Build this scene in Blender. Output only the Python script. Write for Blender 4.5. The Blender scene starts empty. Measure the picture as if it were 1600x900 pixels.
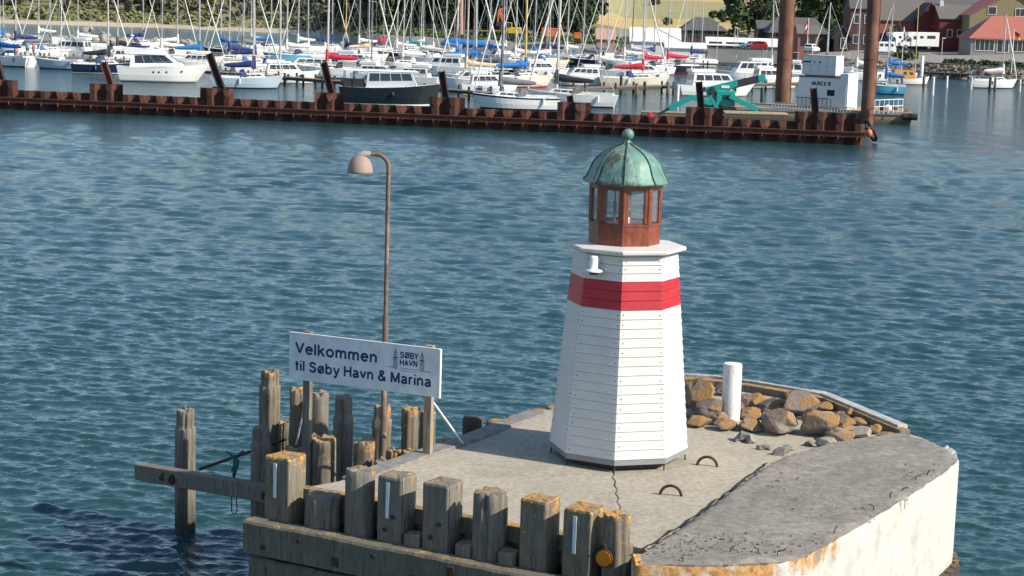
import bpy, math, random
from mathutils import Vector, Matrix, noise
R = math.radians
rnd = random.Random(7)

# ------------------------------------------------------------------ camera, world, sun, exposure
scene = bpy.context.scene
F_PX, PITCH, ROLL, CAM_H = 2900.0, R(8.72), R(1.72), 10.0
CAM = Vector((0, 0, CAM_H))
fw = Vector((0, math.cos(PITCH), -math.sin(PITCH)))
r0 = Vector((1, 0, 0)); u0 = Vector((0, math.sin(PITCH), math.cos(PITCH)))
rc = r0 * math.cos(ROLL) + u0 * math.sin(ROLL)
uc = -r0 * math.sin(ROLL) + u0 * math.cos(ROLL)
cam_d = bpy.data.cameras.new('camera'); cam = bpy.data.objects.new('camera', cam_d)
scene.collection.objects.link(cam)
cam.matrix_world = Matrix(((rc.x, uc.x, -fw.x, 0), (rc.y, uc.y, -fw.y, 0), (rc.z, uc.z, -fw.z, CAM_H), (0, 0, 0, 1)))
cam_d.sensor_width = 36; cam_d.lens = F_PX / 1600 * 36
cam_d.clip_start = 0.5; cam_d.clip_end = 6000
scene.camera = cam

SUN_AZ, SUN_EL = R(66), R(35)            # azimuth measured from -Y (towards the camera) towards +X
sun_dir = Vector((math.sin(SUN_AZ) * math.cos(SUN_EL), -math.cos(SUN_AZ) * math.cos(SUN_EL), math.sin(SUN_EL)))
world = bpy.data.worlds.new('World'); scene.world = world; world.use_nodes = True
wn = world.node_tree.nodes; wl = world.node_tree.links
bg = wn['Background']; sky = wn.new('ShaderNodeTexSky'); sky.sky_type = 'NISHITA'; sky.sun_disc = False
sky.sun_elevation = SUN_EL
sky.sun_rotation = math.atan2(sun_dir.x, sun_dir.y)
sky.air_density = 1.0; sky.dust_density = 0.5; sky.ozone_density = 2.5
wl.new(sky.outputs[0], bg.inputs[0]); bg.inputs[1].default_value = 0.13
sl = bpy.data.lights.new('sun', 'SUN'); sl.energy = 5.0; sl.angle = R(0.53); sl.color = (1, 0.92, 0.79)
so = bpy.data.objects.new('sun', sl); scene.collection.objects.link(so)
so.rotation_euler = sun_dir.to_track_quat('Z', 'Y').to_euler()
scene.view_settings.view_transform = 'Standard'; scene.view_settings.look = 'None'
scene.view_settings.gamma = 1; scene.view_settings.exposure = 0.33
scene.render.engine = 'CYCLES'
scene.cycles.max_bounces = 6; scene.cycles.glossy_bounces = 3; scene.cycles.diffuse_bounces = 2
scene.cycles.transmission_bounces = 6; scene.cycles.transparent_max_bounces = 8
scene.cycles.caustics_reflective = False; scene.cycles.caustics_refractive = False

# ------------------------------------------------------------------ survey helpers: photo coordinates to places
def ray(px, py):
    return fw + rc * ((px - 800) / F_PX) + uc * ((450 - py) / F_PX)
def P(px, py, z=0.0):
    d = ray(px, py); return CAM + d * ((z - CAM_H) / d.z)
def PD(px, py, Y):
    d = ray(px, py); return CAM + d * (Y / d.y)
def proj(p):
    v = Vector(p) - CAM; w = v.dot(fw)
    return 800 + F_PX * v.dot(rc) / w, 450 - F_PX * v.dot(uc) / w
def zat(p, py):                       # height above point p seen at row py
    lo, hi = -5.0, 60.0
    for _ in range(40):
        m = (lo + hi) / 2
        if proj((p.x, p.y, m))[1] > py: lo = m
        else: hi = m
    return m

# ------------------------------------------------------------------ materials
MATS = {}
class NT:
    def __init__(s, name):
        s.m = bpy.data.materials.new(name); s.m.use_nodes = True
        s.n = s.m.node_tree.nodes; s.l = s.m.node_tree.links; s.b = s.n['Principled BSDF']
    def node(s, t, **k):
        n = s.n.new(t)
        for a, v in k.items():
            if hasattr(n, a): setattr(n, a, v)
        return n
    def coord(s, kind='Object', scale=(1, 1, 1)):
        if kind == 'World':
            g = s.n.new('ShaderNodeNewGeometry'); out = g.outputs['Position']
        else:
            t = s.n.new('ShaderNodeTexCoord'); out = t.outputs[kind]
        mp = s.n.new('ShaderNodeMapping'); mp.inputs['Scale'].default_value = scale
        s.l.new(out, mp.inputs[0]); return mp.outputs[0]
    def noise(s, vec, scale, detail=4, rough=0.6, dist=0.0):
        n = s.n.new('ShaderNodeTexNoise'); n.inputs['Scale'].default_value = scale
        n.inputs['Detail'].default_value = detail; n.inputs['Roughness'].default_value = rough
        n.inputs['Distortion'].default_value = dist
        s.l.new(vec, n.inputs['Vector']); return n.outputs[0]
    def ramp(s, fac, stops):
        r = s.n.new('ShaderNodeValToRGB'); cr = r.color_ramp
        while len(cr.elements) > 1: cr.elements.remove(cr.elements[-1])
        cr.elements[0].position = stops[0][0]; cr.elements[0].color = (*stops[0][1], 1)
        for p, c in stops[1:]:
            e = cr.elements.new(p); e.color = (*c, 1)
        s.l.new(fac, r.inputs[0]); return r.outputs[0]
    def ramp1(s, fac, a, b):
        r = s.n.new('ShaderNodeMapRange'); r.inputs[1].default_value = a; r.inputs[2].default_value = b
        s.l.new(fac, r.inputs[0]); return r.outputs[0]
    def math(s, op, a, b=None):
        m = s.n.new('ShaderNodeMath'); m.operation = op
        for i, v in enumerate((a, b)):
            if v is None: continue
            if isinstance(v, (int, float)): m.inputs[i].default_value = v
            else: s.l.new(v, m.inputs[i])
        return m.outputs[0]
    def mix(s, fac, a, b, mode='MIX'):
        m = s.n.new('ShaderNodeMix'); m.data_type = 'RGBA'; m.blend_type = mode
        if isinstance(fac, (int, float)): m.inputs[0].default_value = fac
        else: s.l.new(fac, m.inputs[0])
        for i, v in ((6, a), (7, b)):
            if isinstance(v, tuple): m.inputs[i].default_value = (*v, 1)
            else: s.l.new(v, m.inputs[i])
        return m.outputs[2]
    def bump(s, h, strength=0.3, dist=0.02, normal=None):
        b = s.n.new('ShaderNodeBump'); b.inputs['Strength'].default_value = strength
        b.inputs['Distance'].default_value = dist; s.l.new(h, b.inputs['Height'])
        if normal is not None: s.l.new(normal, b.inputs['Normal'])
        return b.outputs[0]
    def sep(s, vec):
        x = s.n.new('ShaderNodeSeparateXYZ'); s.l.new(vec, x.inputs[0]); return x.outputs
    def set(s, col=None, rough=None, metal=None, normal=None, spec=None):
        if col is not None:
            if isinstance(col, tuple): s.b.inputs['Base Color'].default_value = (*col, 1)
            else: s.l.new(col, s.b.inputs['Base Color'])
        if rough is not None:
            if isinstance(rough, (int, float)): s.b.inputs['Roughness'].default_value = rough
            else: s.l.new(rough, s.b.inputs['Roughness'])
        if metal is not None: s.b.inputs['Metallic'].default_value = metal
        if spec is not None: s.b.inputs['Specular IOR Level'].default_value = spec
        if normal is not None: s.l.new(normal, s.b.inputs['Normal'])
        return s.m

def plain(name, col, rough=0.5, metal=0.0, var=0.12, scale=3.0):
    if name in MATS: return MATS[name]
    t = NT(name); v = t.coord('Object')
    n = t.noise(v, scale, 5)
    dark = tuple(c * (1 - var * 2) for c in col); lite = tuple(min(1, c * (1 + var)) for c in col)
    c = t.ramp(n, [(0.3, dark), (0.62, col), (0.8, lite)])
    MATS[name] = t.set(c, rough, metal); return MATS[name]

def wood_mat(name, base, lichen, top=0.05):
    t = NT(name); v = t.coord('Object', (1, 1, 0.12)); v2 = t.coord('Object')
    n = t.noise(v, 22, 8, 0.7, 0.3); n2 = t.noise(v2, 2.2, 5); n3 = t.noise(v, 60, 3, 0.6)
    c = t.ramp(n, [(0.30, tuple(x * 0.25 for x in base)), (0.42, tuple(x * 0.75 for x in base)), (0.58, tuple(x * 1.05 for x in base)), (0.75, tuple(x * 1.6 for x in base))])
    c = t.mix(t.math('MULTIPLY', t.ramp1(n2, 0.45, 0.75), 0.6), c, tuple(base[i] * (0.75, 0.6, 0.45)[i] for i in range(3)))
    gz = t.sep(t.coord('Generated'))[2]
    geo = t.node('ShaderNodeNewGeometry'); nz = t.sep(geo.outputs['Normal'])[2]
    ln = t.noise(v2, 9, 6, 0.75); ln2 = t.noise(v2, 26, 4, 0.7)
    tip = t.math('ADD', t.math('MULTIPLY', t.ramp1(gz, 1 - top * 2.2, 1.0), 0.15), t.math('MULTIPLY', nz, 0.035))
    big = t.noise(v2, 3.1, 3, 0.6)
    f = t.ramp1(t.math('ADD', t.math('ADD', t.math('MULTIPLY', ln, 0.65), t.math('MULTIPLY', ln2, 0.35)), t.math('ADD', t.math('MULTIPLY', big, 0.35), tip)), 0.88 - lichen * 0.25, 0.94 - lichen * 0.25)
    f = t.math('MULTIPLY', f, 0.9)
    wz = t.sep(t.coord('World'))[2]
    c = t.mix(t.math('MULTIPLY', t.ramp1(t.math('ADD', wz, t.math('MULTIPLY', n2, 0.5)), 1.0, 0.45), 0.75), c, (0.018, 0.020, 0.014))
    lc = t.ramp(ln2, [(0.35, (0.24, 0.10, 0.02)), (0.5, (0.48, 0.22, 0.03)), (0.65, (0.60, 0.38, 0.09))])
    c = t.mix(f, c, lc)
    h = t.math('ADD', n, t.math('MULTIPLY', n3, 0.4))
    MATS[name] = t.set(c, 0.9, normal=t.bump(h, 0.35, 0.018)); return MATS[name]
wood_mat('grey_wood', (0.20, 0.178, 0.145), -0.07)
wood_mat('lichen_wood', (0.20, 0.172, 0.128), 0.22, 0.07)
wood_mat('dark_wood', (0.075, 0.062, 0.05), 0.0)
wood_mat('wale_wood', (0.155, 0.14, 0.105), 0.02)
plain('rim_paint', (0.50, 0.49, 0.46), 0.8, 0, 0.25, 9)
wood_mat('pale_wood', (0.36, 0.29, 0.20), 0.0)

def concrete(name, a, b, grain, bscale=1.0):
    t = NT(name); v = t.coord('World')
    n = t.noise(v, 0.9, 6, 0.7); g = t.noise(v, grain, 6, 0.8); sp = t.noise(v, 22, 5, 0.85); st = t.noise(v, 0.8, 5, 0.65, 0.6)
    c = t.ramp(n, [(0.3, a), (0.7, b)])
    c = t.mix(t.math('MULTIPLY', t.ramp1(g, 0.42, 0.66), 0.85), c, tuple(x * 0.52 for x in a))
    c = t.mix(t.math('MULTIPLY', t.ramp1(sp, 0.56, 0.68), 0.65), c, tuple(min(1, x * 1.55) for x in b))
    c = t.mix(t.math('MULTIPLY', t.ramp1(st, 0.52, 0.64), 0.32), c, tuple(x * 0.55 for x in a))
    h = t.math('ADD', t.math('MULTIPLY', g, 0.5), sp)
    MATS[name] = t.set(c, 0.92, normal=t.bump(h, 0.55, 0.012 * bscale)); return MATS[name]
concrete('deck_concrete', (0.40, 0.355, 0.27), (0.52, 0.465, 0.365), 11)
concrete('rough_slab', (0.25, 0.225, 0.19), (0.38, 0.345, 0.29), 7, 3.5)
concrete('grey_concrete', (0.22, 0.21, 0.19), (0.30, 0.28, 0.25), 8)
concrete('asphalt', (0.27, 0.255, 0.23), (0.34, 0.32, 0.28), 2)
concrete('white_rock', (0.30, 0.27, 0.22), (0.48, 0.44, 0.37), 1)

def painted_wall():
    t = NT('painted_wall'); v = t.coord('World'); vz = t.coord('World', (1, 1, 0.18))
    n = t.noise(v, 2.2, 6, 0.7); s = t.noise(vz, 5, 5, 0.65)
    c = t.ramp(n, [(0.25, (0.38, 0.365, 0.32)), (0.45, (0.52, 0.51, 0.47)), (0.7, (0.58, 0.575, 0.535))])
    z = t.sep(t.coord('World'))[2]
    band = t.math('MULTIPLY', t.ramp1(z, 2.55, 3.10), 0.10)
    xx = t.sep(t.coord('World'))[0]
    left = t.math('MULTIPLY', t.math('MULTIPLY', t.ramp1(xx, 4.7, 4.1), t.ramp1(z, 2.4, 3.0)), 0.20)
    f = t.ramp1(t.math('ADD', t.math('ADD', t.math('MULTIPLY', s, 0.5), t.math('MULTIPLY', t.noise(v, 3.3, 5, 0.7), 0.5)), t.math('ADD', band, left)), 0.70, 0.80)
    rc_ = t.ramp(t.noise(v, 14, 4), [(0.3, (0.25, 0.11, 0.03)), (0.55, (0.52, 0.27, 0.08)), (0.75, (0.60, 0.40, 0.19))])
    c = t.mix(f, c, rc_)
    low = t.ramp1(t.math('ADD', t.math('MULTIPLY', t.ramp1(z, 2.0, 1.4), 0.3), t.math('MULTIPLY', s, 0.7)), 0.60, 0.66)
    c = t.mix(t.math('MULTIPLY', low, 0.5), c, (0.40, 0.33, 0.24))
    MATS['painted_wall'] = t.set(c, 0.75, normal=t.bump(t.noise(v, 7, 6, 0.7), 0.5, 0.03))
painted_wall()

def rust(name, a, b, c3, scale=2.0):
    t = NT(name); v = t.coord('World'); vs = t.coord('World', (1, 1, 0.35))
    n = t.noise(v, scale, 7, 0.7); m = t.noise(vs, scale * 2.7, 5, 0.7)
    c = t.ramp(n, [(0.3, a), (0.55, b), (0.72, c3)])
    c = t.mix(t.math('MULTIPLY', t.ramp1(m, 0.5, 0.7), 0.6), c, tuple(x * 0.5 for x in a))
    MATS[name] = t.set(c, 0.85, normal=t.bump(n, 0.3, 0.03)); return MATS[name]
rust('rust_sheet', (0.032, 0.012, 0.009), (0.082, 0.027, 0.018), (0.17, 0.062, 0.036), 1.1)
rust('rust_waling', (0.06, 0.022, 0.015), (0.12, 0.042, 0.027), (0.19, 0.075, 0.045), 1.0)
rust('rust_dark', (0.015, 0.009, 0.008), (0.035, 0.016, 0.012), (0.07, 0.03, 0.02), 1.0)
rust('rust_bright', (0.13, 0.045, 0.025), (0.24, 0.09, 0.045), (0.34, 0.15, 0.085), 1.3)
rust('rust_pile', (0.10, 0.045, 0.03), (0.19, 0.085, 0.055), (0.26, 0.13, 0.09), 0.5)
rust('rust_pole', (0.10, 0.06, 0.045), (0.22, 0.14, 0.11), (0.42, 0.36, 0.30), 3.5)
rust('rust_iron', (0.035, 0.018, 0.012), (0.08, 0.035, 0.02), (0.15, 0.06, 0.03), 14)

def copper():
    t = NT('verdigris_copper'); v = t.coord('Object'); vs = t.coord('Object', (1, 1, 0.13))
    n = t.noise(vs, 9, 7, 0.7, 0.4); m = t.noise(v, 3.0, 5, 0.6)
    c = t.ramp(m, [(0.30, (0.07, 0.18, 0.145)), (0.55, (0.14, 0.28, 0.235)), (0.75, (0.21, 0.37, 0.31))])
    x = t.sep(t.coord('Object'))[0]
    wear = t.ramp1(x, 0.30, -0.15)
    f = t.ramp1(t.math('ADD', n, t.math('MULTIPLY', wear, 0.10)), 0.57, 0.68)
    c = t.mix(t.math('MULTIPLY', f, 0.85), c, t.ramp(t.noise(vs, 30, 4), [(0.4, (0.30, 0.22, 0.13)), (0.62, (0.50, 0.44, 0.34))]))
    g = t.ramp1(t.math('ADD', t.noise(vs, 6, 5, 0.6), t.math('MULTIPLY', wear, 0.10)), 0.60, 0.70)
    c = t.mix(t.math('MULTIPLY', g, 0.8), c, (0.05, 0.06, 0.055))
    MATS['verdigris_copper'] = t.set(c, 0.55, 0.15, normal=t.bump(n, 0.25, 0.01))
copper()
plain('seam_copper', (0.05, 0.11, 0.09), 0.6)
def white_paint():
    t = NT('white_plank'); v = t.coord('Object'); vs = t.coord('Object', (1, 1, 8))
    n = t.noise(v, 3.0, 6, 0.7); m = t.noise(vs, 3, 4, 0.6)
    c = t.ramp(n, [(0.3, (0.60, 0.59, 0.555)), (0.65, (0.67, 0.66, 0.63))])
    c = t.mix(t.math('MULTIPLY', t.ramp1(m, 0.55, 0.8), 0.25), c, (0.60, 0.58, 0.52))
    bd = t.noise(t.coord('Object', (.5, .5, 7.04)), 1.0, 1, 0.5)
    c = t.mix(t.math('MULTIPLY', t.ramp1(bd, 0.42, 0.6), 0.35), c, (0.66, 0.65, 0.60))
    dr = t.noise(t.coord('Object', (1, 1, 0.12)), 16, 5, 0.7)
    c = t.mix(t.math('MULTIPLY', t.ramp1(dr, 0.60, 0.78), 0.35), c, (0.45, 0.42, 0.35))
    rr_ = t.noise(t.coord('Object', (1, 1, 0.05)), 30, 3, 0.6)
    c = t.mix(t.math('MULTIPLY', t.ramp1(rr_, 0.68, 0.76), 0.30), c, (0.42, 0.30, 0.18))
    MATS['white_plank'] = t.set(c, 0.5, normal=t.bump(t.noise(vs, 12, 4), 0.15, 0.01))
    t = NT('red_plank'); v = t.coord('Object'); n = t.noise(v, 5, 6, 0.7)
    MATS['red_plank'] = t.set(t.ramp(n, [(0.25, (0.34, 0.010, 0.018)), (0.5, (0.45, 0.012, 0.022)), (0.75, (0.50, 0.025, 0.035))]), 0.45)
    t = NT('varnished_wood'); v = t.coord('Object', (1, 1, 0.5)); n = t.noise(v, 12, 7, 0.7, 0.5)
    MATS['varnished_wood'] = t.set(t.ramp(n, [(0.3, (0.11, 0.025, 0.013)), (0.55, (0.23, 0.056, 0.027)), (0.75, (0.33, 0.10, 0.05))]), 0.4)
    t = NT('white_post_paint'); v = t.coord('Object', (1, 1, 0.3)); n = t.noise(v, 10, 6, 0.75)
    MATS['white_post_paint'] = t.set(t.ramp(n, [(0.35, (0.42, 0.38, 0.32)), (0.47, (0.74, 0.72, 0.68)), (0.7, (0.8, 0.78, 0.74))]), 0.7, normal=t.bump(n, 0.5, 0.02))
white_paint()
def glassy(name, tint, rough=0.03, alpha=0.35):
    t = NT(name); t.set(tint, rough); t.b.inputs['Alpha'].default_value = alpha
    t.b.inputs['Specular IOR Level'].default_value = 0.9
    MATS[name] = t.m
glassy('lantern_glass', (0.30, 0.34, 0.36), 0.03, 0.20)
plain('window_glass', (0.03, 0.04, 0.05), 0.08, 0.0, 0.05)
def rock_mat(name, a, b, lich):
    t = NT(name); v = t.coord('Object'); n = t.noise(v, 2.6, 7, 0.72, 0.3); l = t.noise(v, 3.4, 6, 0.7); s = t.noise(v, 26, 4, 0.8)
    inf = t.node('ShaderNodeObjectInfo')
    c = t.ramp(n, [(0.3, a), (0.7, b)])
    c = t.mix(t.math('MULTIPLY', t.ramp1(s, 0.5, 0.75), 0.5), c, tuple(x * 0.5 for x in a))
    geo = t.node('ShaderNodeNewGeometry'); nz = t.sep(geo.outputs['Normal'])[2]
    f = t.ramp1(t.math('ADD', l, t.math('MULTIPLY', nz, 0.10)), 0.72 - lich, 0.78 - lich)
    lc = t.ramp(s, [(0.3, (0.15, 0.07, 0.02)), (0.5, (0.33, 0.16, 0.04)), (0.7, (0.42, 0.26, 0.10))])
    c = t.mix(t.math('MULTIPLY', f, 0.85), c, lc)
    MATS[name] = t.set(c, 0.9, normal=t.bump(t.math('ADD', n, t.math('MULTIPLY', s, 0.25)), 0.6, 0.05))
rock_mat('rock_grey', (0.17, 0.145, 0.12), (0.31, 0.27, 0.22), 0.17)
rock_mat('rock_orange', (0.16, 0.125, 0.09), (0.28, 0.23, 0.17), 0.21)
rock_mat('rock_dark', (0.10, 0.08, 0.075), (0.20, 0.16, 0.145), 0.13)
rock_mat('rock_pale', (0.25, 0.23, 0.20), (0.38, 0.35, 0.30), 0.06)

def water_mat():
    t = NT('sea_water'); v = t.coord('World', (1, 1, 1))
    rot = t.node('ShaderNodeMapping'); rot.inputs['Rotation'].default_value = (0, 0, R(12)); rot.inputs['Scale'].default_value = (0.5, 1.0, 1)
    geo = t.node('ShaderNodeNewGeometry'); t.l.new(geo.outputs['Position'], rot.inputs[0]); va = rot.outputs[0]
    big = t.noise(va, 0.42, 7, 0.70, 0.2)
    mid = t.noise(va, 2.6, 3, 0.6, 0.4); sm = t.noise(va, 9.0, 3, 0.6, 0.4)
    y = t.sep(t.coord('World'))[1]
    far = t.ramp1(y, 36, 85)
    wind = t.math('ADD', 0.55, t.math('MULTIPLY', t.ramp1(t.noise(t.coord('World', (0.6, 1, 1)), 0.06, 4, 0.6), 0.35, 0.65), 0.6))
    h = t.math('ADD', t.math('MULTIPLY', t.math('MULTIPLY', big, 0.22), t.math('MULTIPLY', t.math('ADD', far, t.math('MULTIPLY', t.ramp1(y, 135, 190), 1.6)), wind)), t.math('ADD', t.math('MULTIPLY', mid, 0.055), t.math('MULTIPLY', sm, 0.020)))
    bm = t.node('ShaderNodeBump'); bm.inputs['Strength'].default_value = 1.0; bm.inputs['Distance'].default_value = 1.0
    t.l.new(h, bm.inputs['Height'])
    c = t.ramp(t.noise(v, 0.03, 3), [(0.35, (0.014, 0.054, 0.056)), (0.65, (0.019, 0.066, 0.066))])
    t.set(c, t.math('ADD', 0.05, t.math('MULTIPLY', far, 0.05)), normal=bm.outputs[0]); t.b.inputs['IOR'].default_value = 1.62
    MATS['sea_water'] = t.m
water_mat()

def foliage(name, a, b, c):
    t = NT(name); v = t.coord('Object'); n = t.noise(v, 0.9, 4, 0.7); m = t.noise(v, 5, 3)
    col = t.ramp(n, [(0.3, a), (0.55, b), (0.75, c)])
    col = t.mix(t.math('MULTIPLY', t.ramp1(m, 0.4, 0.7), 0.4), col, c)
    t.set(col, 0.8); t.b.inputs['Specular IOR Level'].default_value = 0.2
    MATS[name] = t.m
foliage('foliage_dark', (0.018, 0.034, 0.018), (0.036, 0.062, 0.028), (0.075, 0.105, 0.045))
foliage('foliage_mid', (0.035, 0.06, 0.022), (0.07, 0.11, 0.038), (0.13, 0.17, 0.065))
foliage('foliage_light', (0.07, 0.10, 0.035), (0.13, 0.165, 0.06), (0.22, 0.24, 0.11))
plain('bark', (0.10, 0.08, 0.06), 0.9)

foliage('foliage_dry', (0.09, 0.11, 0.045), (0.18, 0.19, 0.08), (0.30, 0.28, 0.14))
foliage('foliage_brown', (0.05, 0.055, 0.034), (0.11, 0.11, 0.06), (0.21, 0.19, 0.11))
M = lambda n: MATS[n]
for nm, col, ro, me in [
    ('boat_white', (0.84, 0.83, 0.80), 0.25, 0), ('boat_cream', (0.74, 0.68, 0.54), 0.3, 0), ('boat_grey', (0.55, 0.57, 0.58), 0.3, 0),
    ('boat_navy', (0.012, 0.022, 0.055), 0.2, 0), ('boat_black', (0.012, 0.02, 0.026), 0.2, 0), ('boat_blue', (0.10, 0.45, 0.60), 0.3, 0),
    ('boat_pale_blue', (0.45, 0.55, 0.62), 0.3, 0), ('antifoul', (0.03, 0.05, 0.07), 0.6, 0), ('antifoul_red', (0.22, 0.05, 0.03), 0.6, 0),
    ('teak', (0.36, 0.22, 0.10), 0.6, 0), ('orange_wood', (0.62, 0.30, 0.06), 0.5, 0), ('mast_alu', (0.55, 0.55, 0.54), 0.45, 0.1), ('mast_yellow', (0.66, 0.46, 0.16), 0.5, 0),
    ('mast_dark', (0.05, 0.05, 0.055), 0.4, 0), ('wire', (0.45, 0.45, 0.44), 0.5, 0.3), ('canvas_blue', (0.015, 0.15, 0.46), 0.8, 0), ('canvas_navy', (0.014, 0.028, 0.13), 0.8, 0),
    ('canvas_red', (0.56, 0.02, 0.05), 0.8, 0), ('canvas_black', (0.02, 0.022, 0.026), 0.8, 0), ('canvas_grey', (0.17, 0.18, 0.20), 0.8, 0), ('canvas_white', (0.74, 0.72, 0.67), 0.8, 0),
    ('canvas_cream', (0.66, 0.52, 0.34), 0.8, 0), ('canvas_teal', (0.02, 0.22, 0.26), 0.8, 0), ('sail_white', (0.80, 0.78, 0.73), 0.8, 0), ('sail_red', (0.48, 0.06, 0.05), 0.8, 0), ('sail_blue', (0.06, 0.2, 0.42), 0.8, 0),
    ('steel_grey', (0.30, 0.31, 0.32), 0.5, 0.3), ('black_rubber', (0.018, 0.018, 0.02), 0.7, 0), ('teal_paint', (0.01, 0.32, 0.27), 0.35, 0), ('dark_steel', (0.05, 0.052, 0.055), 0.5, 0.3),
    ('house_white', (0.74, 0.74, 0.74), 0.5, 0), ('red_paint', (0.6, 0.03, 0.03), 0.3, 0), ('yellow_paint', (0.75, 0.45, 0.02), 0.4, 0), ('orange_paint', (0.75, 0.18, 0.04), 0.5, 0),
    ('sign_white', (0.78, 0.80, 0.83), 0.4, 0), ('sign_ink', (0.010, 0.03, 0.13), 0.5, 0), ('reflector', (0.80, 0.82, 0.85), 0.3, 0), ('lamp_shade', (0.36, 0.26, 0.21), 0.7, 0), ('lamp_cap', (0.50, 0.48, 0.43), 0.5, 0.2),
    ('crack_dark', (0.03, 0.026, 0.02), 0.95, 0), ('rope_teal', (0.02, 0.16, 0.16), 0.9, 0), ('rope_pale', (0.6, 0.5, 0.3), 0.9, 0), ('skin', (0.55, 0.30, 0.2), 0.6, 0), ('cloth_blue', (0.08, 0.35, 0.6), 0.8, 0), ('cloth_pink', (0.65, 0.25, 0.22), 0.8, 0), ('cloth_dark', (0.03, 0.03, 0.05), 0.8, 0),
    ('roof_grey', (0.11, 0.105, 0.10), 0.8, 0), ('roof_slate', (0.155, 0.14, 0.125), 0.8, 0), ('roof_red', (0.42, 0.135, 0.10), 0.7, 0), ('wall_black', (0.03, 0.03, 0.03), 0.8, 0), ('wall_brown', (0.10, 0.05, 0.04), 0.8, 0),
    ('wall_brick', (0.32, 0.13, 0.085), 0.85, 0), ('wall_dark_red', (0.16, 0.035, 0.03), 0.8, 0), ('wall_olive', (0.26, 0.235, 0.13), 0.85, 0), ('wall_grey', (0.25, 0.25, 0.23), 0.8, 0), ('frame_white', (0.75, 0.75, 0.74), 0.5, 0),
    ('pink_earth', (0.50, 0.30, 0.22), 0.9, 0), ('amber', (0.85, 0.25, 0.01), 0.25, 0), ('beach_sand', (0.52, 0.45, 0.33), 0.95, 0), ('car_glass', (0.02, 0.025, 0.03), 0.08, 0)]:
    plain(nm, col, ro, me, 0.025 if nm.startswith(('boat_', 'house', 'canvas', 'sail', 'mast', 'teal', 'antifoul')) else 0.12)

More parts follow.
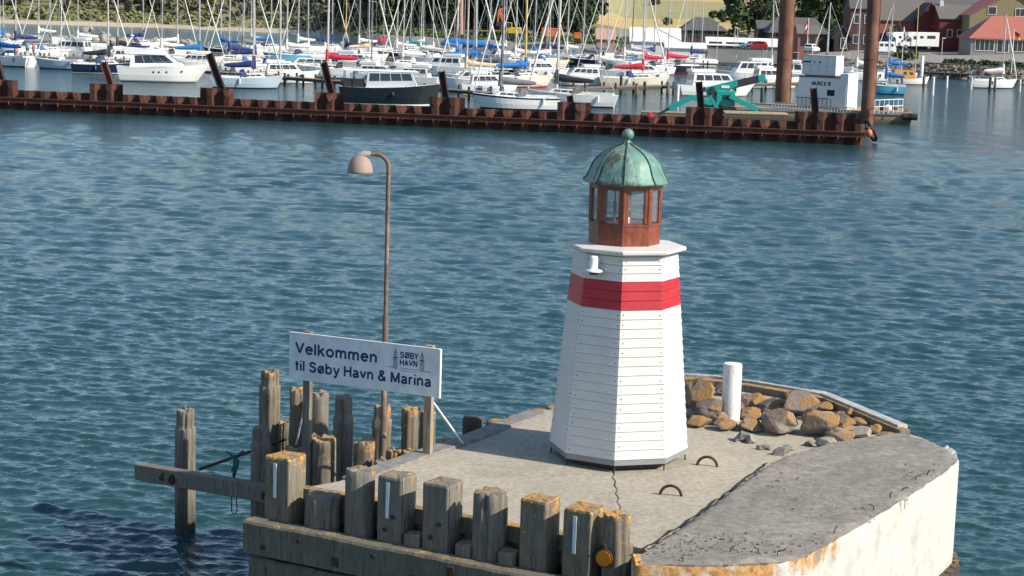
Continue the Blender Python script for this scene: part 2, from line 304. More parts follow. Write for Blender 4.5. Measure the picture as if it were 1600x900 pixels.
# ------------------------------------------------------------------ mesh builder
col = scene.collection
class MB:
    def __init__(s): s.v = []; s.f = []; s.m = []; s.smooth = []
    def add(s, vs, fs, mi=0, sm=False):
        o = len(s.v); s.v += [tuple(v) for v in vs]
        for f in fs: s.f.append(tuple(i + o for i in f)); s.m.append(mi); s.smooth.append(sm)
        return s
    def box(s, c, d, rz=0, mi=0, rx=0, ry=0):
        mt = Matrix.Rotation(rz, 3, 'Z') @ Matrix.Rotation(ry, 3, 'Y') @ Matrix.Rotation(rx, 3, 'X')
        c = Vector(c); vs = []
        for z in (-.5, .5):
            for x, y in ((-.5, -.5), (.5, -.5), (.5, .5), (-.5, .5)):
                vs.append(c + mt @ Vector((x * d[0], y * d[1], z * d[2])))
        return s.add(vs, [(3, 2, 1, 0), (4, 5, 6, 7), (0, 1, 5, 4), (1, 2, 6, 5), (2, 3, 7, 6), (3, 0, 4, 7)], mi)
    def beam(s, a, b, w, h, mi=0):       # rectangular bar from a to b; h is vertical-ish
        a = Vector(a); b = Vector(b); d = (b - a).normalized()
        up = Vector((0, 0, 1)) if abs(d.z) < 0.95 else Vector((0, 1, 0))
        x = d.cross(up).normalized(); y = x.cross(d).normalized(); vs = []
        for p in (a, b):
            for i, j in ((-1, -1), (1, -1), (1, 1), (-1, 1)): vs.append(p + x * (i * w / 2) + y * (j * h / 2))
        return s.add(vs, [(3, 2, 1, 0), (4, 5, 6, 7), (0, 1, 5, 4), (1, 2, 6, 5), (2, 3, 7, 6), (3, 0, 4, 7)], mi)
    def tube(s, pts, r, n=8, mi=0, cap=True, sq=1.0):
        pts = [Vector(p) for p in pts]; rs = r if isinstance(r, (list, tuple)) else [r] * len(pts)
        vs = []; k = len(pts); prev = None
        for i, p in enumerate(pts):
            d = (pts[min(i + 1, k - 1)] - pts[max(i - 1, 0)]).normalized()
            if prev is None:
                up = Vector((0, 0, 1)) if abs(d.z) < 0.9 else Vector((1, 0, 0)); x = d.cross(up).normalized()
            else:
                x = (prev - d * prev.dot(d)).normalized()
            prev = x; y = d.cross(x).normalized()
            for j in range(n):
                a = 2 * math.pi * j / n; vs.append(p + x * (math.cos(a) * rs[i]) + y * (math.sin(a) * rs[i] * sq))
        fs = [(i * n + j, i * n + (j + 1) % n, (i + 1) * n + (j + 1) % n, (i + 1) * n + j) for i in range(k - 1) for j in range(n)]
        s.add(vs, fs, mi, n > 5)
        if cap: s.add(vs[:n], [tuple(range(n))[::-1]], mi); s.add(vs[-n:], [tuple(range(n))], mi)
        return s
    def lathe(s, prof, n=16, c=(0, 0, 0), mi=0, ph=0, smooth=True, cap=True):
        vs = [(c[0] + r * math.sin(ph + 2 * math.pi * j / n), c[1] - r * math.cos(ph + 2 * math.pi * j / n), c[2] + z) for r, z in prof for j in range(n)]
        fs = [(i * n + j, i * n + (j + 1) % n, (i + 1) * n + (j + 1) % n, (i + 1) * n + j) for i in range(len(prof) - 1) for j in range(n)]
        s.add(vs, fs, mi, smooth)
        if cap: s.add(vs[:n], [tuple(range(n))[::-1]], mi); s.add(vs[-n:], [tuple(range(n))], mi)
        return s
    def prism(s, poly, z0, z1, mi=0, top_mi=None):
        a = sum(poly[i][0] * poly[(i + 1) % len(poly)][1] - poly[(i + 1) % len(poly)][0] * poly[i][1] for i in range(len(poly)))
        if a < 0: poly = poly[::-1]
        n = len(poly)
        s.add([(p[0], p[1], z0) for p in poly] + [(p[0], p[1], z1) for p in poly],
              [(i, (i + 1) % n, n + (i + 1) % n, n + i) for i in range(n)] + [tuple(range(n))[::-1]], mi)
        s.add([(p[0], p[1], z1) for p in poly], [tuple(range(n))], mi if top_mi is None else top_mi)
        return s
    def ball(s, c, r, n=10, sc=(1, 1, 1), mi=0):
        prof = [(r * math.sin(math.pi * i / n), -r * math.cos(math.pi * i / n)) for i in range(n + 1)]
        o = len(s.v); s.lathe([(max(a, 0.001 * r), b) for a, b in prof], n + 4, (0, 0, 0), mi)
        for i in range(o, len(s.v)):
            v = s.v[i]; s.v[i] = (c[0] + v[0] * sc[0], c[1] + v[1] * sc[1], c[2] + v[2] * sc[2])
        return s
    def build(s, name, mat, parent=None, loc=None, bevel=0, autosmooth=False):
        me = bpy.data.meshes.new(name); me.from_pydata(s.v, [], s.f)
        for mm in (mat if isinstance(mat, (list, tuple)) else [mat]): me.materials.append(M(mm) if isinstance(mm, str) else mm)
        for p, mi, sm in zip(me.polygons, s.m, s.smooth): p.material_index = mi; p.use_smooth = sm
        me.validate(); o = bpy.data.objects.new(name, me); col.objects.link(o)
        if parent is not None: o.parent = parent
        if loc is not None: o.location = loc
        if bevel:
            b = o.modifiers.new('bevel', 'BEVEL'); b.width = bevel; b.segments = 2; b.limit_method = 'ANGLE'
        return o
def tag(o, label, cat=None, group=None, kind=None):
    if label: o['label'] = label
    if cat: o['category'] = cat
    if group: o['group'] = group
    if kind: o['kind'] = kind
    return o
def thing(name, label, cat, loc=(0, 0, 0), rz=0, group=None):
    o = bpy.data.objects.new(name, None); col.objects.link(o); o.location = loc; o.rotation_euler = (0, 0, rz)
    o.empty_display_size = 0.2
    return tag(o, label, cat, group)
ORD = ['first', 'second', 'third', 'fourth', 'fifth', 'sixth', 'seventh', 'eighth', 'ninth', 'tenth', 'eleventh', 'twelfth', 'thirteenth', 'fourteenth', 'fifteenth', 'sixteenth', 'seventeenth', 'eighteenth', 'nineteenth', 'twentieth'] + \
      ['twenty-' + x for x in ('first', 'second', 'third', 'fourth', 'fifth', 'sixth', 'seventh', 'eighth', 'ninth')] + ['thirtieth'] + ['thirty-' + x for x in ('first', 'second', 'third', 'fourth', 'fifth', 'sixth', 'seventh', 'eighth', 'ninth')] + ['fortieth']

# ================================================================== SETTING
import numpy as np
def sea():
    d = [0.5, 6, 12, 17]
    while d[-1] < 420: d.append(d[-1] + max(.035, min(d[-1] ** 2 / 29000 * 1.15, 3.0)))
    d += [440, 480, 540, 620, 750, 1000, 1500, 2500, 4000]
    a = list(np.radians(np.concatenate([np.arange(-180, -22, 4.0), np.arange(-22, 22, 0.046), np.arange(22, 180.1, 4.0)])))
    D, A = np.meshgrid(np.array(d), np.array(a), indexing='ij')
    X, Y = D * np.sin(A), D * np.cos(A); Z = np.zeros_like(X)
    rg = np.random.RandomState(4); dd = np.maximum(.035, D ** 2 / 29000 * 1.15)
    gust = .9 + .16 * np.sin(X * .09 + 1.3 * np.sin(Y * .05)) * np.sin(Y * .11 + 1.7 * np.sin(X * .06))
    for i in range(110):
        lam = .20 * (1.15 / .20) ** (i / 110.0) * rg.uniform(.9, 1.1)
        th = R(78) + rg.normal(0, .50); k = 2 * math.pi / lam
        slope = .034 * (1.0 if lam < .7 else .6); amp = slope / k
        fade = np.clip((lam - 2.0 * dd) / (1.0 * dd), 0, 1)
        Z += amp * fade * np.sin(k * (X * math.cos(th) + Y * math.sin(th)) + rg.uniform(0, 6.28))
    open_w = np.clip((D - 38) / 50, 0, 1)
    for i in range(70):
        lam = .9 * (2.7 / .9) ** (i / 70.0) * rg.uniform(.9, 1.1); th = R(78) + rg.normal(0, .55); k = 2 * math.pi / lam
        fade = np.clip((lam - 2.0 * dd) / (1.0 * dd), 0, 1)
        Z += (.024 if lam < 1.8 else .019) / k * fade * open_w * np.sin(k * (X * math.cos(th) + Y * math.sin(th)) + rg.uniform(0, 6.28))
    Z = Z * gust; Z += np.abs(Z) * .25 * np.sign(Z); Z[D < 18] = 0; Z[D > 400] = 0
    Z[:, np.abs(A[0]) > R(21.5)] = 0
    nr, nc = X.shape; co = np.stack([X, Y, Z], -1).reshape(-1, 3)
    idx = np.arange(nr * nc).reshape(nr, nc); q_ = np.stack([idx[:-1, :-1], idx[1:, :-1], idx[1:, 1:], idx[:-1, 1:]], -1).reshape(-1, 4)
    me = bpy.data.meshes.new('sea_water'); me.vertices.add(len(co)); me.vertices.foreach_set('co', co.ravel().astype('f'))
    me.loops.add(q_.size); me.loops.foreach_set('vertex_index', q_[:, ::-1].ravel().astype('i')); me.polygons.add(len(q_))
    me.polygons.foreach_set('loop_start', np.arange(0, q_.size, 4, dtype='i')); me.polygons.foreach_set('loop_total', np.full(len(q_), 4, dtype='i'))
    me.polygons.foreach_set('use_smooth', np.ones(len(q_), dtype=bool)); me.update(calc_edges=True)
    if me.polygons[len(q_) // 2].normal.z < 0: me.flip_normals()
    me.materials.append(M('sea_water')); o = bpy.data.objects.new('sea_water', me); col.objects.link(o)
    return tag(o, 'rippled blue green harbour water', kind='structure')
sea()
w = MB(); w.add([(-2500, -150, -6), (2500, -150, -6), (2500, 4000, -6), (-2500, 4000, -6)], [(0, 1, 2, 3)])
tag(w.build('seabed', 'beach_sand'), 'seabed under the harbour', kind='structure')

def lerp_table(tb, x):
    if x <= tb[0][0]: return tb[0][1]
    for (a, b), (c, d) in zip(tb, tb[1:]):
        if x <= c: return b + (d - b) * (x - a) / (c - a)
    return tb[-1][1]
SHORE = [(-1600, 16), (-400, 22), (0, 37), (250, 44), (470, 54), (520, 62), (600, 70), (800, 80), (930, 86), (1130, 94), (1230, 102), (1300, 110), (1440, 121), (1600, 133), (1900, 150), (3200, 250)]
PROF_L = [(0, -1.5), (6, 0.1), (20, 1.3), (45, 3.5), (110, 9), (300, 22), (900, 50)]
PROF_M = [(0, -1.5), (2, 0), (7, 1.9), (30, 2.8), (80, 6), (300, 26), (900, 46)]
PROF_R = [(0, -1.5), (1.2, 0), (5, 1.9), (12, 2.3), (58, 3.6), (100, 4.6), (300, 13), (900, 38)]
def land_z(px, d):
    l = lerp_table(PROF_L, d); m = lerp_table(PROF_M, d); r = lerp_table(PROF_R, d)
    if px < 480: z = l
    elif px < 600: t = (px - 480) / 120; z = l * (1 - t) + m * t
    elif px < 880: z = m
    elif px < 980: t = (px - 880) / 100; z = m * (1 - t) + r * t
    else: z = r
    return z
def shore(px):
    p = P(px, lerp_table(SHORE, px), 0); return p
def land_pt(px, d):
    s = shore(px); h = Vector((s.x, s.y, 0)).normalized()
    p = Vector((s.x, s.y, 0)) + h * d
    z = land_z(px, d) + (noise.noise(p * 0.05) * 0.35 * min(1, d / 20)) + (noise.noise(p * 0.008) * 3 * min(1, d / 200))
    return Vector((p.x, p.y, z))
offs = [0, 1.2, 3, 6, 9, 12, 16, 20, 26, 32, 40, 50, 60, 75, 90, 110, 135, 165, 200, 250, 300, 380, 480, 620, 900]
pxs = list(range(-1600, 3201, 25))
w = MB(); vs = [land_pt(px, d) for px in pxs for d in offs]; n = len(offs)
w.add(vs, [(i * n + j, (i + 1) * n + j, (i + 1) * n + j + 1, i * n + j + 1) for i in range(len(pxs) - 1) for j in range(n - 1)], 0, True)
# faces: 0 sand/shore, 1 meadow, 2 stubble field, 3 quay paving
def land_mat(name, cols, sc):
    t = NT(name); v = t.coord('World', (1, 1, 3)); a = t.noise(v, sc, 6, 0.7); b = t.noise(t.coord('World', (0.15, 1, 1)), sc * 0.5, 4, 0.6)
    c = t.ramp(a, [(0.3 + 0.4 * i / (len(cols) - 1), x) for i, x in enumerate(cols)])
    c = t.mix(t.math('MULTIPLY', t.ramp1(b, 0.45, 0.65), 0.5), c, cols[-1])
    MATS[name] = t.set(c, 0.95)
land_mat('meadow', [(0.11, 0.12, 0.045), (0.20, 0.19, 0.08), (0.34, 0.28, 0.13)], 0.12)
land_mat('stubble_field', [(0.34, 0.24, 0.09), (0.56, 0.39, 0.16), (0.42, 0.32, 0.13)], 0.03)
land_mat('field_green', [(0.22, 0.23, 0.10), (0.34, 0.30, 0.13), (0.30, 0.28, 0.12)], 0.05)
k = 0
for i in range(len(pxs) - 1):
    px = pxs[i]
    for j in range(n - 1):
        d = offs[j]
        if px < 500: mi = 0 if d < 14 else 1
        elif px < 900: mi = 3 if d < 9 else 1
        else:
            mi = 3 if d < 75 else (2 if d < 165 or d >= 250 else 4)
            if d >= 75 and d < 90: mi = 1
        w.m[k] = mi; k += 1
tag(w.build('ground', ['beach_sand', 'meadow', 'stubble_field', 'asphalt', 'field_green']), 'shore, quay and hillside behind the marina', kind='structure')

# ------------------------------------------------------------------ pier head
def poly(pts, z): return [(P(x, y, z).x, P(x, y, z).y) for x, y in pts]
def baseline(x): return 766 + (x - 445) * 0.185
rowA = P(445, baseline(445), 3); rowB = P(962, baseline(962), 3)
rowdir = (rowB - rowA).normalized(); rown = Vector((rowdir.y, -rowdir.x, 0))      # outward, to the camera
if rown.y > 0: rown = -rown
ROWANG = math.atan2(rowdir.y, rowdir.x)
inA = rowA - rown * 0.30 + rowdir * 0.15; inB = rowB - rown * 0.30 + rowdir * 0.1
org = P(966, 697, 3)
deck_px = [(530, 752), (600, 727), (660, 706), (725, 688), (790, 664), (840, 646), (900, 628), (990, 604), (1065, 593), (1180, 606), (1280, 622), (1345, 647), (1400, 672), (1440, 684), (1475, 700), (1440, 745), (1330, 815), (1250, 850), (1010, 862)]
dpoly = [(inA.x, inA.y)] + poly(deck_px, 3) + [(inB.x + 0.15, inB.y - .05)]
pier = thing('concrete_pier', 'weathered concrete pier head with white painted rim, carrying the small lighthouse', 'pier', org)
def L(mb):   # move world-built verts to the pier's own frame
    mb.v = [(v[0] - org.x, v[1] - org.y, v[2] - org.z) for v in mb.v]; return mb
def scal(poly_, s):
    cx = sum(p[0] for p in poly_) / len(poly_); cy = sum(p[1] for p in poly_) / len(poly_)
    return [(cx + (p[0] - cx) * s, cy + (p[1] - cy) * s) for p in poly_]
m = MB().prism(dpoly, 2.55, 3.0); L(m).build('deck', 'deck_concrete', pier, bevel=0.012)
m = MB().prism(scal(dpoly, 0.965), -3, 2.545); L(m).build('pier_base', 'dark_wood', pier)
# raised slab, with a slightly broken outline
slab_px = [(1000, 866), (1012, 858), (1050, 834), (1100, 800), (1140, 770), (1180, 742), (1205, 722), (1240, 708), (1300, 690), (1360, 680), (1405, 675), (1440, 684), (1475, 697), (1490, 708), (1496, 720),
           (1470, 740), (1420, 774), (1350, 817), (1300, 846), (1275, 860), (1255, 869), (1225, 875), (1180, 878), (1130, 880), (1060, 880), (1000, 880)]
def densify(pts, step, amp, seed=0):
    out = []; q = random.Random(seed)
    for i in range(len(pts)):
        a = Vector(pts[i]); b = Vector(pts[(i + 1) % len(pts)]); k_ = max(1, int((b - a).length / step)); nrm = Vector((a.y - b.y, b.x - a.x)); nrm = nrm.normalized() if nrm.length else nrm
        for j in range(k_): out.append(tuple(a + (b - a) * (j / k_) + nrm * q.uniform(-amp, amp)))
    return out
spoly0 = poly(slab_px, 3.16)
spoly = densify(spoly0, 0.07, 0.022, 3)
# top surface gently uneven: fan of rings
from mathutils.geometry import delaunay_2d_cdt
def inside(pl, x, y):
    ins = False; j = len(pl) - 1
    for i in range(len(pl)):
        a, b = pl[i], pl[j]
        if (a[1] > y) != (b[1] > y) and x < (b[0] - a[0]) * (y - a[1]) / (b[1] - a[1]) + a[0]: ins = not ins
        j = i
    return ins
def uneven_top(mb, pl, z, amp, step=.075):
    xs = [p[0] for p in pl]; ys = [p[1] for p in pl]; pts = [Vector(p) for p in pl]; n_ = len(pts); q_ = random.Random(8)
    x = min(xs)
    while x < max(xs):
        y = min(ys)
        while y < max(ys):
            u, v_ = x + q_.uniform(-.02, .02), y + q_.uniform(-.02, .02)
            if inside(pl, u, v_) and min((u - p[0]) ** 2 + (v_ - p[1]) ** 2 for p in pl) > .0016: pts.append(Vector((u, v_)))
            y += step
        x += step
    co, _, fa, ov, _, _ = delaunay_2d_cdt(pts, [(i, (i + 1) % n_) for i in range(n_)], [], 1, 1e-5)
    def hz(u, v_):
        p = Vector((u, v_, 0)); return noise.noise(p * .8) * amp + noise.noise(p * 3.1) * amp * .45 + noise.noise(p * 9) * amp * .35 + noise.noise(p * 17) * amp * .2
    orig = [any(o_ < n_ for o_ in x_) for x_ in ov]
    vs = [(c[0], c[1], z + (-.02 if orig[i] else hz(c[0], c[1]))) for i, c in enumerate(co)]
    fs = [tuple(f) for f in fa]
    fs = [f if (Vector(vs[f[1]]) - Vector(vs[f[0]])).cross(Vector(vs[f[2]]) - Vector(vs[f[0]])).z > 0 else f[::-1] for f in fs]
    mb.add(vs, fs, 0, True)
a_ = sum(spoly[i][0] * spoly[(i + 1) % len(spoly)][1] - spoly[(i + 1) % len(spoly)][0] * spoly[i][1] for i in range(len(spoly)))
if a_ < 0: spoly = spoly[::-1]
m = MB(); uneven_top(m, spoly, 3.16, 0.035)
nn = len(spoly)
m.add([(p[0], p[1], 3.14) for p in spoly] + [(p[0], p[1], 3.004) for p in spoly], [((i + 1) % nn, i, nn + i, nn + (i + 1) % nn) for i in range(nn)])
L(m).build('raised_slab', 'rough_slab', pier)
# painted outer wall (front and right side), hugging the slab
wall_px = [(990, 868), (994, 886), (1060, 889), (1130, 889), (1182, 887), (1228, 882), (1260, 873), (1277, 863), (1302, 849), (1352, 820), (1422, 777), (1472, 743), (1498, 722), (1494, 708), (1478, 697)]
wp = poly(wall_px, 3.13); inner = scal(wp, 0.93)
wv = []; q = random.Random(5)
def sub(pts, k_):
    out = []
    for a, b in zip(pts, pts[1:]):
        for j in range(k_): out.append((a[0] + (b[0] - a[0]) * j / k_, a[1] + (b[1] - a[1]) * j / k_))
    out.append(pts[-1]); return out
wp = sub(wp, 6); cx = sum(p[0] for p in wp) / len(wp); cy = sum(p[1] for p in wp) / len(wp)
m = MB(); rows = [3.165, 3.10, 2.9, 2.6, 2.3, 2.0, 1.75, 1.48]
for zi, z in enumerate(rows):
    for p in wp:
        dx, dy = p[0] - cx, p[1] - cy; l_ = math.hypot(dx, dy); bu = noise.noise(Vector((p[0] * 1.5, p[1] * 1.5, z * 1.5))) * 0.025 + (0.02 if 0 < zi < 7 else 0)
        wv.append((p[0] + dx / l_ * bu, p[1] + dy / l_ * bu, z + (q.uniform(-.022, .0) if zi == 0 else 0)))
nw = len(wp)
m.add(wv, [(i * nw + j, i * nw + j + 1, (i + 1) * nw + j + 1, (i + 1) * nw + j) for i in range(len(rows) - 1) for j in range(nw - 1)], 0, True)
iv = [(cx + (p[0] - cx) * 0.95, cy + (p[1] - cy) * 0.95, z) for z in (3.125, 1.48) for p in wp]
m.add(wv[:nw] + iv[:nw], [(j, nw + j, nw + j + 1, j + 1) for j in range(nw - 1)], 0)
m.add(wv[-nw:] + iv[nw:], [(j + 1, nw + j + 1, nw + j, j) for j in range(nw - 1)], 0)
L(m).build('painted_wall', 'painted_wall', pier)
# timber piling under the painted wall
m = MB()
for j in range(0, nw, 2):
    p = wp[j]; x = cx + (p[0] - cx) * 0.985; y = cy + (p[1] - cy) * 0.985
    m.tube([(x, y, -2), (x, y, 1.5)], 0.15, 8)
t_ = L(m).build('under_piling', 'dark_wood', pier)
# kerb strip along the back edge, left of the lighthouse
kp = [(548, 752), (600, 733), (660, 711), (725, 690), (790, 664), (840, 646)]
kw = [Vector((*p, 3.0)) for p in poly(kp, 3.0)]
m = MB()
for a, b in zip(kw, kw[1:]):
    m.beam(a + Vector((0, 0, -.005)), b + Vector((0, 0, -.005)), 0.34, 0.10)
L(m).build('kerb', 'grey_concrete', pier, bevel=0.015)
# plank rim behind the boulders, painted white outside
bp = [(1062, 590), (1120, 594), (1182, 603), (1265, 617), (1290, 621), (1350, 646), (1412, 672)]
bw = [Vector((*p, 3.1)) for p in poly(bp, 3.1)]
m = MB(); m2 = MB()
for i, (a, b) in enumerate(zip(bw, bw[1:])):
    m.beam(a + Vector((0, .1, 0.02)), b + Vector((0, .1, 0.02)), 0.11 if i < 3 else .20, 0.10)
    m2.beam(a + Vector((0, -.12, -.04)), b + Vector((0, -.12, -.04)), 0.20, 0.14)
L(m).build('rim_board', 'rim_paint', pier, bevel=0.01)
L(m2).build('rim_timber', 'lichen_wood', pier, bevel=0.01)
# timber along the front edge of the deck
m = MB(); m.beam(inA + Vector((0, 0, -.08)) + rown * .06, inB + Vector((0, 0, -.08)) + rown * .06, 0.18, 0.22)
L(m).build('edge_timber', 'lichen_wood', pier, bevel=0.01)
# wales bolted outside the front piles
s0 = rowA - rowdir * 0.36
wales = []
for zz, off, st, nm in ((2.38, 0.36, 0.0, 'upper'), (1.84, 0.30, 0.06, 'lower')):
    a = s0 + rown * off + rowdir * st; b = rowB + rown * off + rowdir * 0.25
    a.z = b.z = zz
    m = MB()
    N_ = 60
    for i in range(N_):       # long bar with a chewed upper outer edge
        pass
    x = rown; vs = []
    for i in range(N_ + 1):
        p = a + (b - a) * (i / N_); n1 = noise.noise(Vector((i * .45, zz * 9, 0))) * .018; n2 = noise.noise(Vector((i * .9, 5, zz))) * .012
        for (u, v_) in ((-.14, -.235), (.14, -.235), (.14 + n2, .20 + n1), (.115 + n2, .235 + n1), (-.14, .235 + n1 * .5)):
            vs.append(p + x * u + Vector((0, 0, v_)))
    fs = [(i * 5 + j, i * 5 + (j + 1) % 5, (i + 1) * 5 + (j + 1) % 5, (i + 1) * 5 + j) for i in range(N_) for j in range(5)]
    fs += [(0, 1, 2, 3, 4), tuple(N_ * 5 + j for j in (4, 3, 2, 1, 0))]
    m.add(vs, fs); wo = L(m).build('wale', 'wale_wood', pier)
    for i in range(9):
        p = a + rowdir * (0.35 + i * 0.62) + rown * 0.142 + Vector((0, 0, (.09 if i % 2 else -.1)))
        mm = MB()
        if i % 3 == 2: mm.box(p - org, (.10, .05, .13), ROWANG)
        else: mm.tube([p - org - rown * .01, p - org + rown * .022], 0.035, 10)
        mm.build('bolt', 'rust_iron', wo)
# cracks and edge rubble
def crack(pts, z, wd):
    w_ = [Vector((*p, z)) for p in poly(pts, z)]; m_ = MB(); vs = []; q_ = random.Random(9)
    for i, p in enumerate(w_):
        d = (w_[min(i + 1, len(w_) - 1)] - w_[max(i - 1, 0)]).normalized(); s_ = Vector((-d.y, d.x, 0)) * (wd * q_.uniform(.4, 1.2) * (0.25 if i in (0, len(w_) - 1) else 1))
        vs += [p + s_, p - s_]
    m_.add(vs, [(2 * i, 2 * i + 1, 2 * i + 3, 2 * i + 2) for i in range(len(w_) - 1)]); return L(m_)
crack([(955, 722), (957, 728), (955, 733), (960, 740), (957, 746), (962, 752), (960, 758), (965, 765), (962, 771), (967, 778), (964, 784), (970, 792), (968, 798)], 3.005, .009).build('crack', 'crack_dark', pier)
jag = []
q = random.Random(4); base = [(1000, 864), (1050, 832), (1100, 798), (1140, 768), (1180, 740), (1205, 721)]
for a, b in zip(base, base[1:]):
    for j in range(6): jag.append((a[0] + (b[0] - a[0]) * j / 6 - 2 + q.uniform(-2, 2), a[1] + (b[1] - a[1]) * j / 6 - 1 + q.uniform(-2, 2)))
crack(jag, 3.006, .03).build('crack', 'crack_dark', pier)

def lump(r, sc=(1, 1, 1), seed=0, sub_=3, rough=0.35, flat=0.0):
    import bmesh
    bm = bmesh.new(); bmesh.ops.create_icosphere(bm, subdivisions=sub_, radius=1)
    o = Vector((seed * 7.13, seed * 3.7, seed * 1.9))
    pq = random.Random(seed * 13 + 5); planes = [(Vector((pq.gauss(0, 1), pq.gauss(0, 1), pq.gauss(0, 1))).normalized(), pq.uniform(.62, .92)) for _ in range(13)] if flat else []
    for v in bm.verts:
        p = v.co.copy(); k_ = 1 + noise.noise(p * 0.9 + o) * rough + noise.noise(p * 2.3 + o) * rough * .35 + noise.noise(p * 6 + o) * rough * .08
        p = p * k_
        for nr_, dd_ in planes:
            e_ = p.dot(nr_) - dd_
            if e_ > 0: p -= nr_ * e_ * .96
        p += p * noise.noise(p * 9 + o) * .03
        if p.z < -0.45: p.z = -0.45 + (p.z + .45) * .2
        v.co = Vector((p.x * sc[0] * r, p.y * sc[1] * r, p.z * sc[2] * r))
    vs = [v.co[:] for v in bm.verts]; fs = [[v.index for v in f.verts] for f in bm.faces]; bm.free(); return vs, fs
def rock(name, label, cat, p, w_, sc, mat, seed, group, rz=0, sub_=3, rough=.35):
    vs, fs = lump(w_ / 2, sc, seed, sub_, rough, 1.0 if cat in ('boulder', 'rock', 'rubble') else 0); m_ = MB().add(vs, fs, 0, False)
    o = m_.build(name, mat, None, p); o.rotation_euler.z = rz; return tag(o, label, cat, group)
# boulders behind the lighthouse: (x, y, w, h) in crop pixels of the survey picture
bl = [(130, 175, 135, 150, 'rock_orange', 'large dark boulder with orange lichen leaning beside the lighthouse wall'),
      (75, 210, 40, 55, 'rock_orange', 'small orange stone half hidden against the lighthouse wall'),
      (92, 245, 66, 42, 'rock_pale', 'small pale stone next to the lighthouse wall'),
      (125, 278, 108, 56, 'rock_orange', 'rounded orange stone lying on the deck edge beside the lighthouse'),
      (180, 235, 110, 100, 'rock_dark', 'dark purple boulder left of the white bollard'),
      (215, 270, 70, 64, 'rock_grey', 'grey stone pressed against the left foot of the white bollard'),
      (245, 293, 92, 48, 'rock_orange', 'flat lichen stone in front of the white bollard'),
      (365, 195, 90, 70, 'rock_orange', 'orange domed stone right of the top of the white bollard'),
      (425, 218, 115, 58, 'rock_dark', 'long purplish stone below the rim timber'),
      (345, 247, 95, 55, 'rock_orange', 'orange stone just right of the bollard foot'),
      (342, 290, 100, 66, 'rock_grey', 'grey brown stone in the front row right of the bollard'),
      (465, 282, 155, 112, 'rock_grey', 'big round grey boulder with orange patches at the front of the heap'),
      (540, 208, 145, 120, 'rock_grey', 'largest boulder at the back, touching the rim timber'),
      (620, 288, 150, 122, 'rock_orange', 'big angular bright orange boulder in the middle of the heap'),
      (640, 216, 84, 36, 'rock_orange', 'thin flat stone on top of the heap near the white rim'),
      (700, 262, 52, 62, 'rock_orange', 'upright square orange stone near the white rim'),
      (740, 245, 58, 40, 'rock_orange', 'small orange stone touching the white rim board'),
      (772, 280, 76, 36, 'rock_orange', 'flat orange stone near the right end of the heap'),
      (725, 303, 64, 38, 'rock_orange', 'small orange stone behind the blue grey stone'),
      (790, 322, 84, 58, 'rock_pale', 'angular blue grey stone at the right of the heap'),
      (840, 308, 60, 46, 'rock_orange', 'rusty stone right of the angular blue grey one'),
      (692, 335, 112, 62, 'rock_grey', 'smooth brown grey boulder resting on the slab edge'),
      (652, 360, 92, 48, 'rock_pale', 'smooth light grey stone lowest at the slab edge'),
      (888, 330, 66, 24, 'rock_orange', 'last flat lichen stone at the right end of the heap'),
      (308, 195, 70, 74, 'rock_dark', 'dark stone right behind the white bollard'),
      (605, 180, 66, 34, 'rock_orange', 'small stone wedged under the rim board'),
      (290, 225, 60, 60, 'rock_dark', 'dark stone in the gap beside the bollard'),
      (580, 250, 60, 60, 'rock_dark', 'shadowed stone between the two biggest boulders'),
      (410, 250, 60, 60, 'rock_dark', 'dark stone tucked behind the big round grey boulder'),
      (500, 175, 60, 40, 'rock_orange', 'orange stone behind the big grey boulder near the timber'),
      (230, 150, 70, 60, 'rock_dark', 'dark stone behind the top of the white bollard'),
      (720, 275, 80, 50, 'rock_dark', 'shaded stone beneath the upright square one')]
for i, (x, y, ww, hh, mt, lb) in enumerate(bl):
    px, py = 1040 + x / 2.572, 550 + y / 2.572
    p = P(px, py + hh / 2.572 * 0.38, 3.0); s_ = F_PX / p.y; wd = ww / 2.572 / s_ * 1.15; hd = hh / 2.572 / s_
    p.z = 3.0 + hd * 0.36
    rock('boulder', lb, 'boulder', p, wd, (1, rnd.uniform(.8, 1.05), min(1.1, hd / wd * 1.05)), mt, i + 3, 'boulders heaped behind the lighthouse', rnd.uniform(-.3, .3), 4 if ww > 60 else 3, .42)
# broken concrete pieces at the deck edge
for i, (x, y, ww, hh, lb) in enumerate([(320, 352, 130, 40, 'jagged broken concrete piece at the edge of the deck'), (400, 385, 70, 30, 'small broken concrete chunk beside the slab'),
                                    (465, 405, 90, 40, 'rounded concrete chunk where deck and slab meet'), (500, 385, 70, 30, 'broken concrete chunk in front of the light grey stone'), (585, 370, 60, 22, 'thin concrete fragment beside the slab edge')]):
    px, py = 1040 + x / 2.572, 550 + y / 2.572; p = P(px, py + 3, 3.0); s_ = F_PX / p.y
    rock('concrete_fragment', lb, 'rubble', (p.x, p.y, 3.02), ww / 2.572 / s_, (1, .8, hh / ww * 1.6), 'grey_concrete', i + 61, 'broken concrete at the deck edge', .2, 2, 1.3)
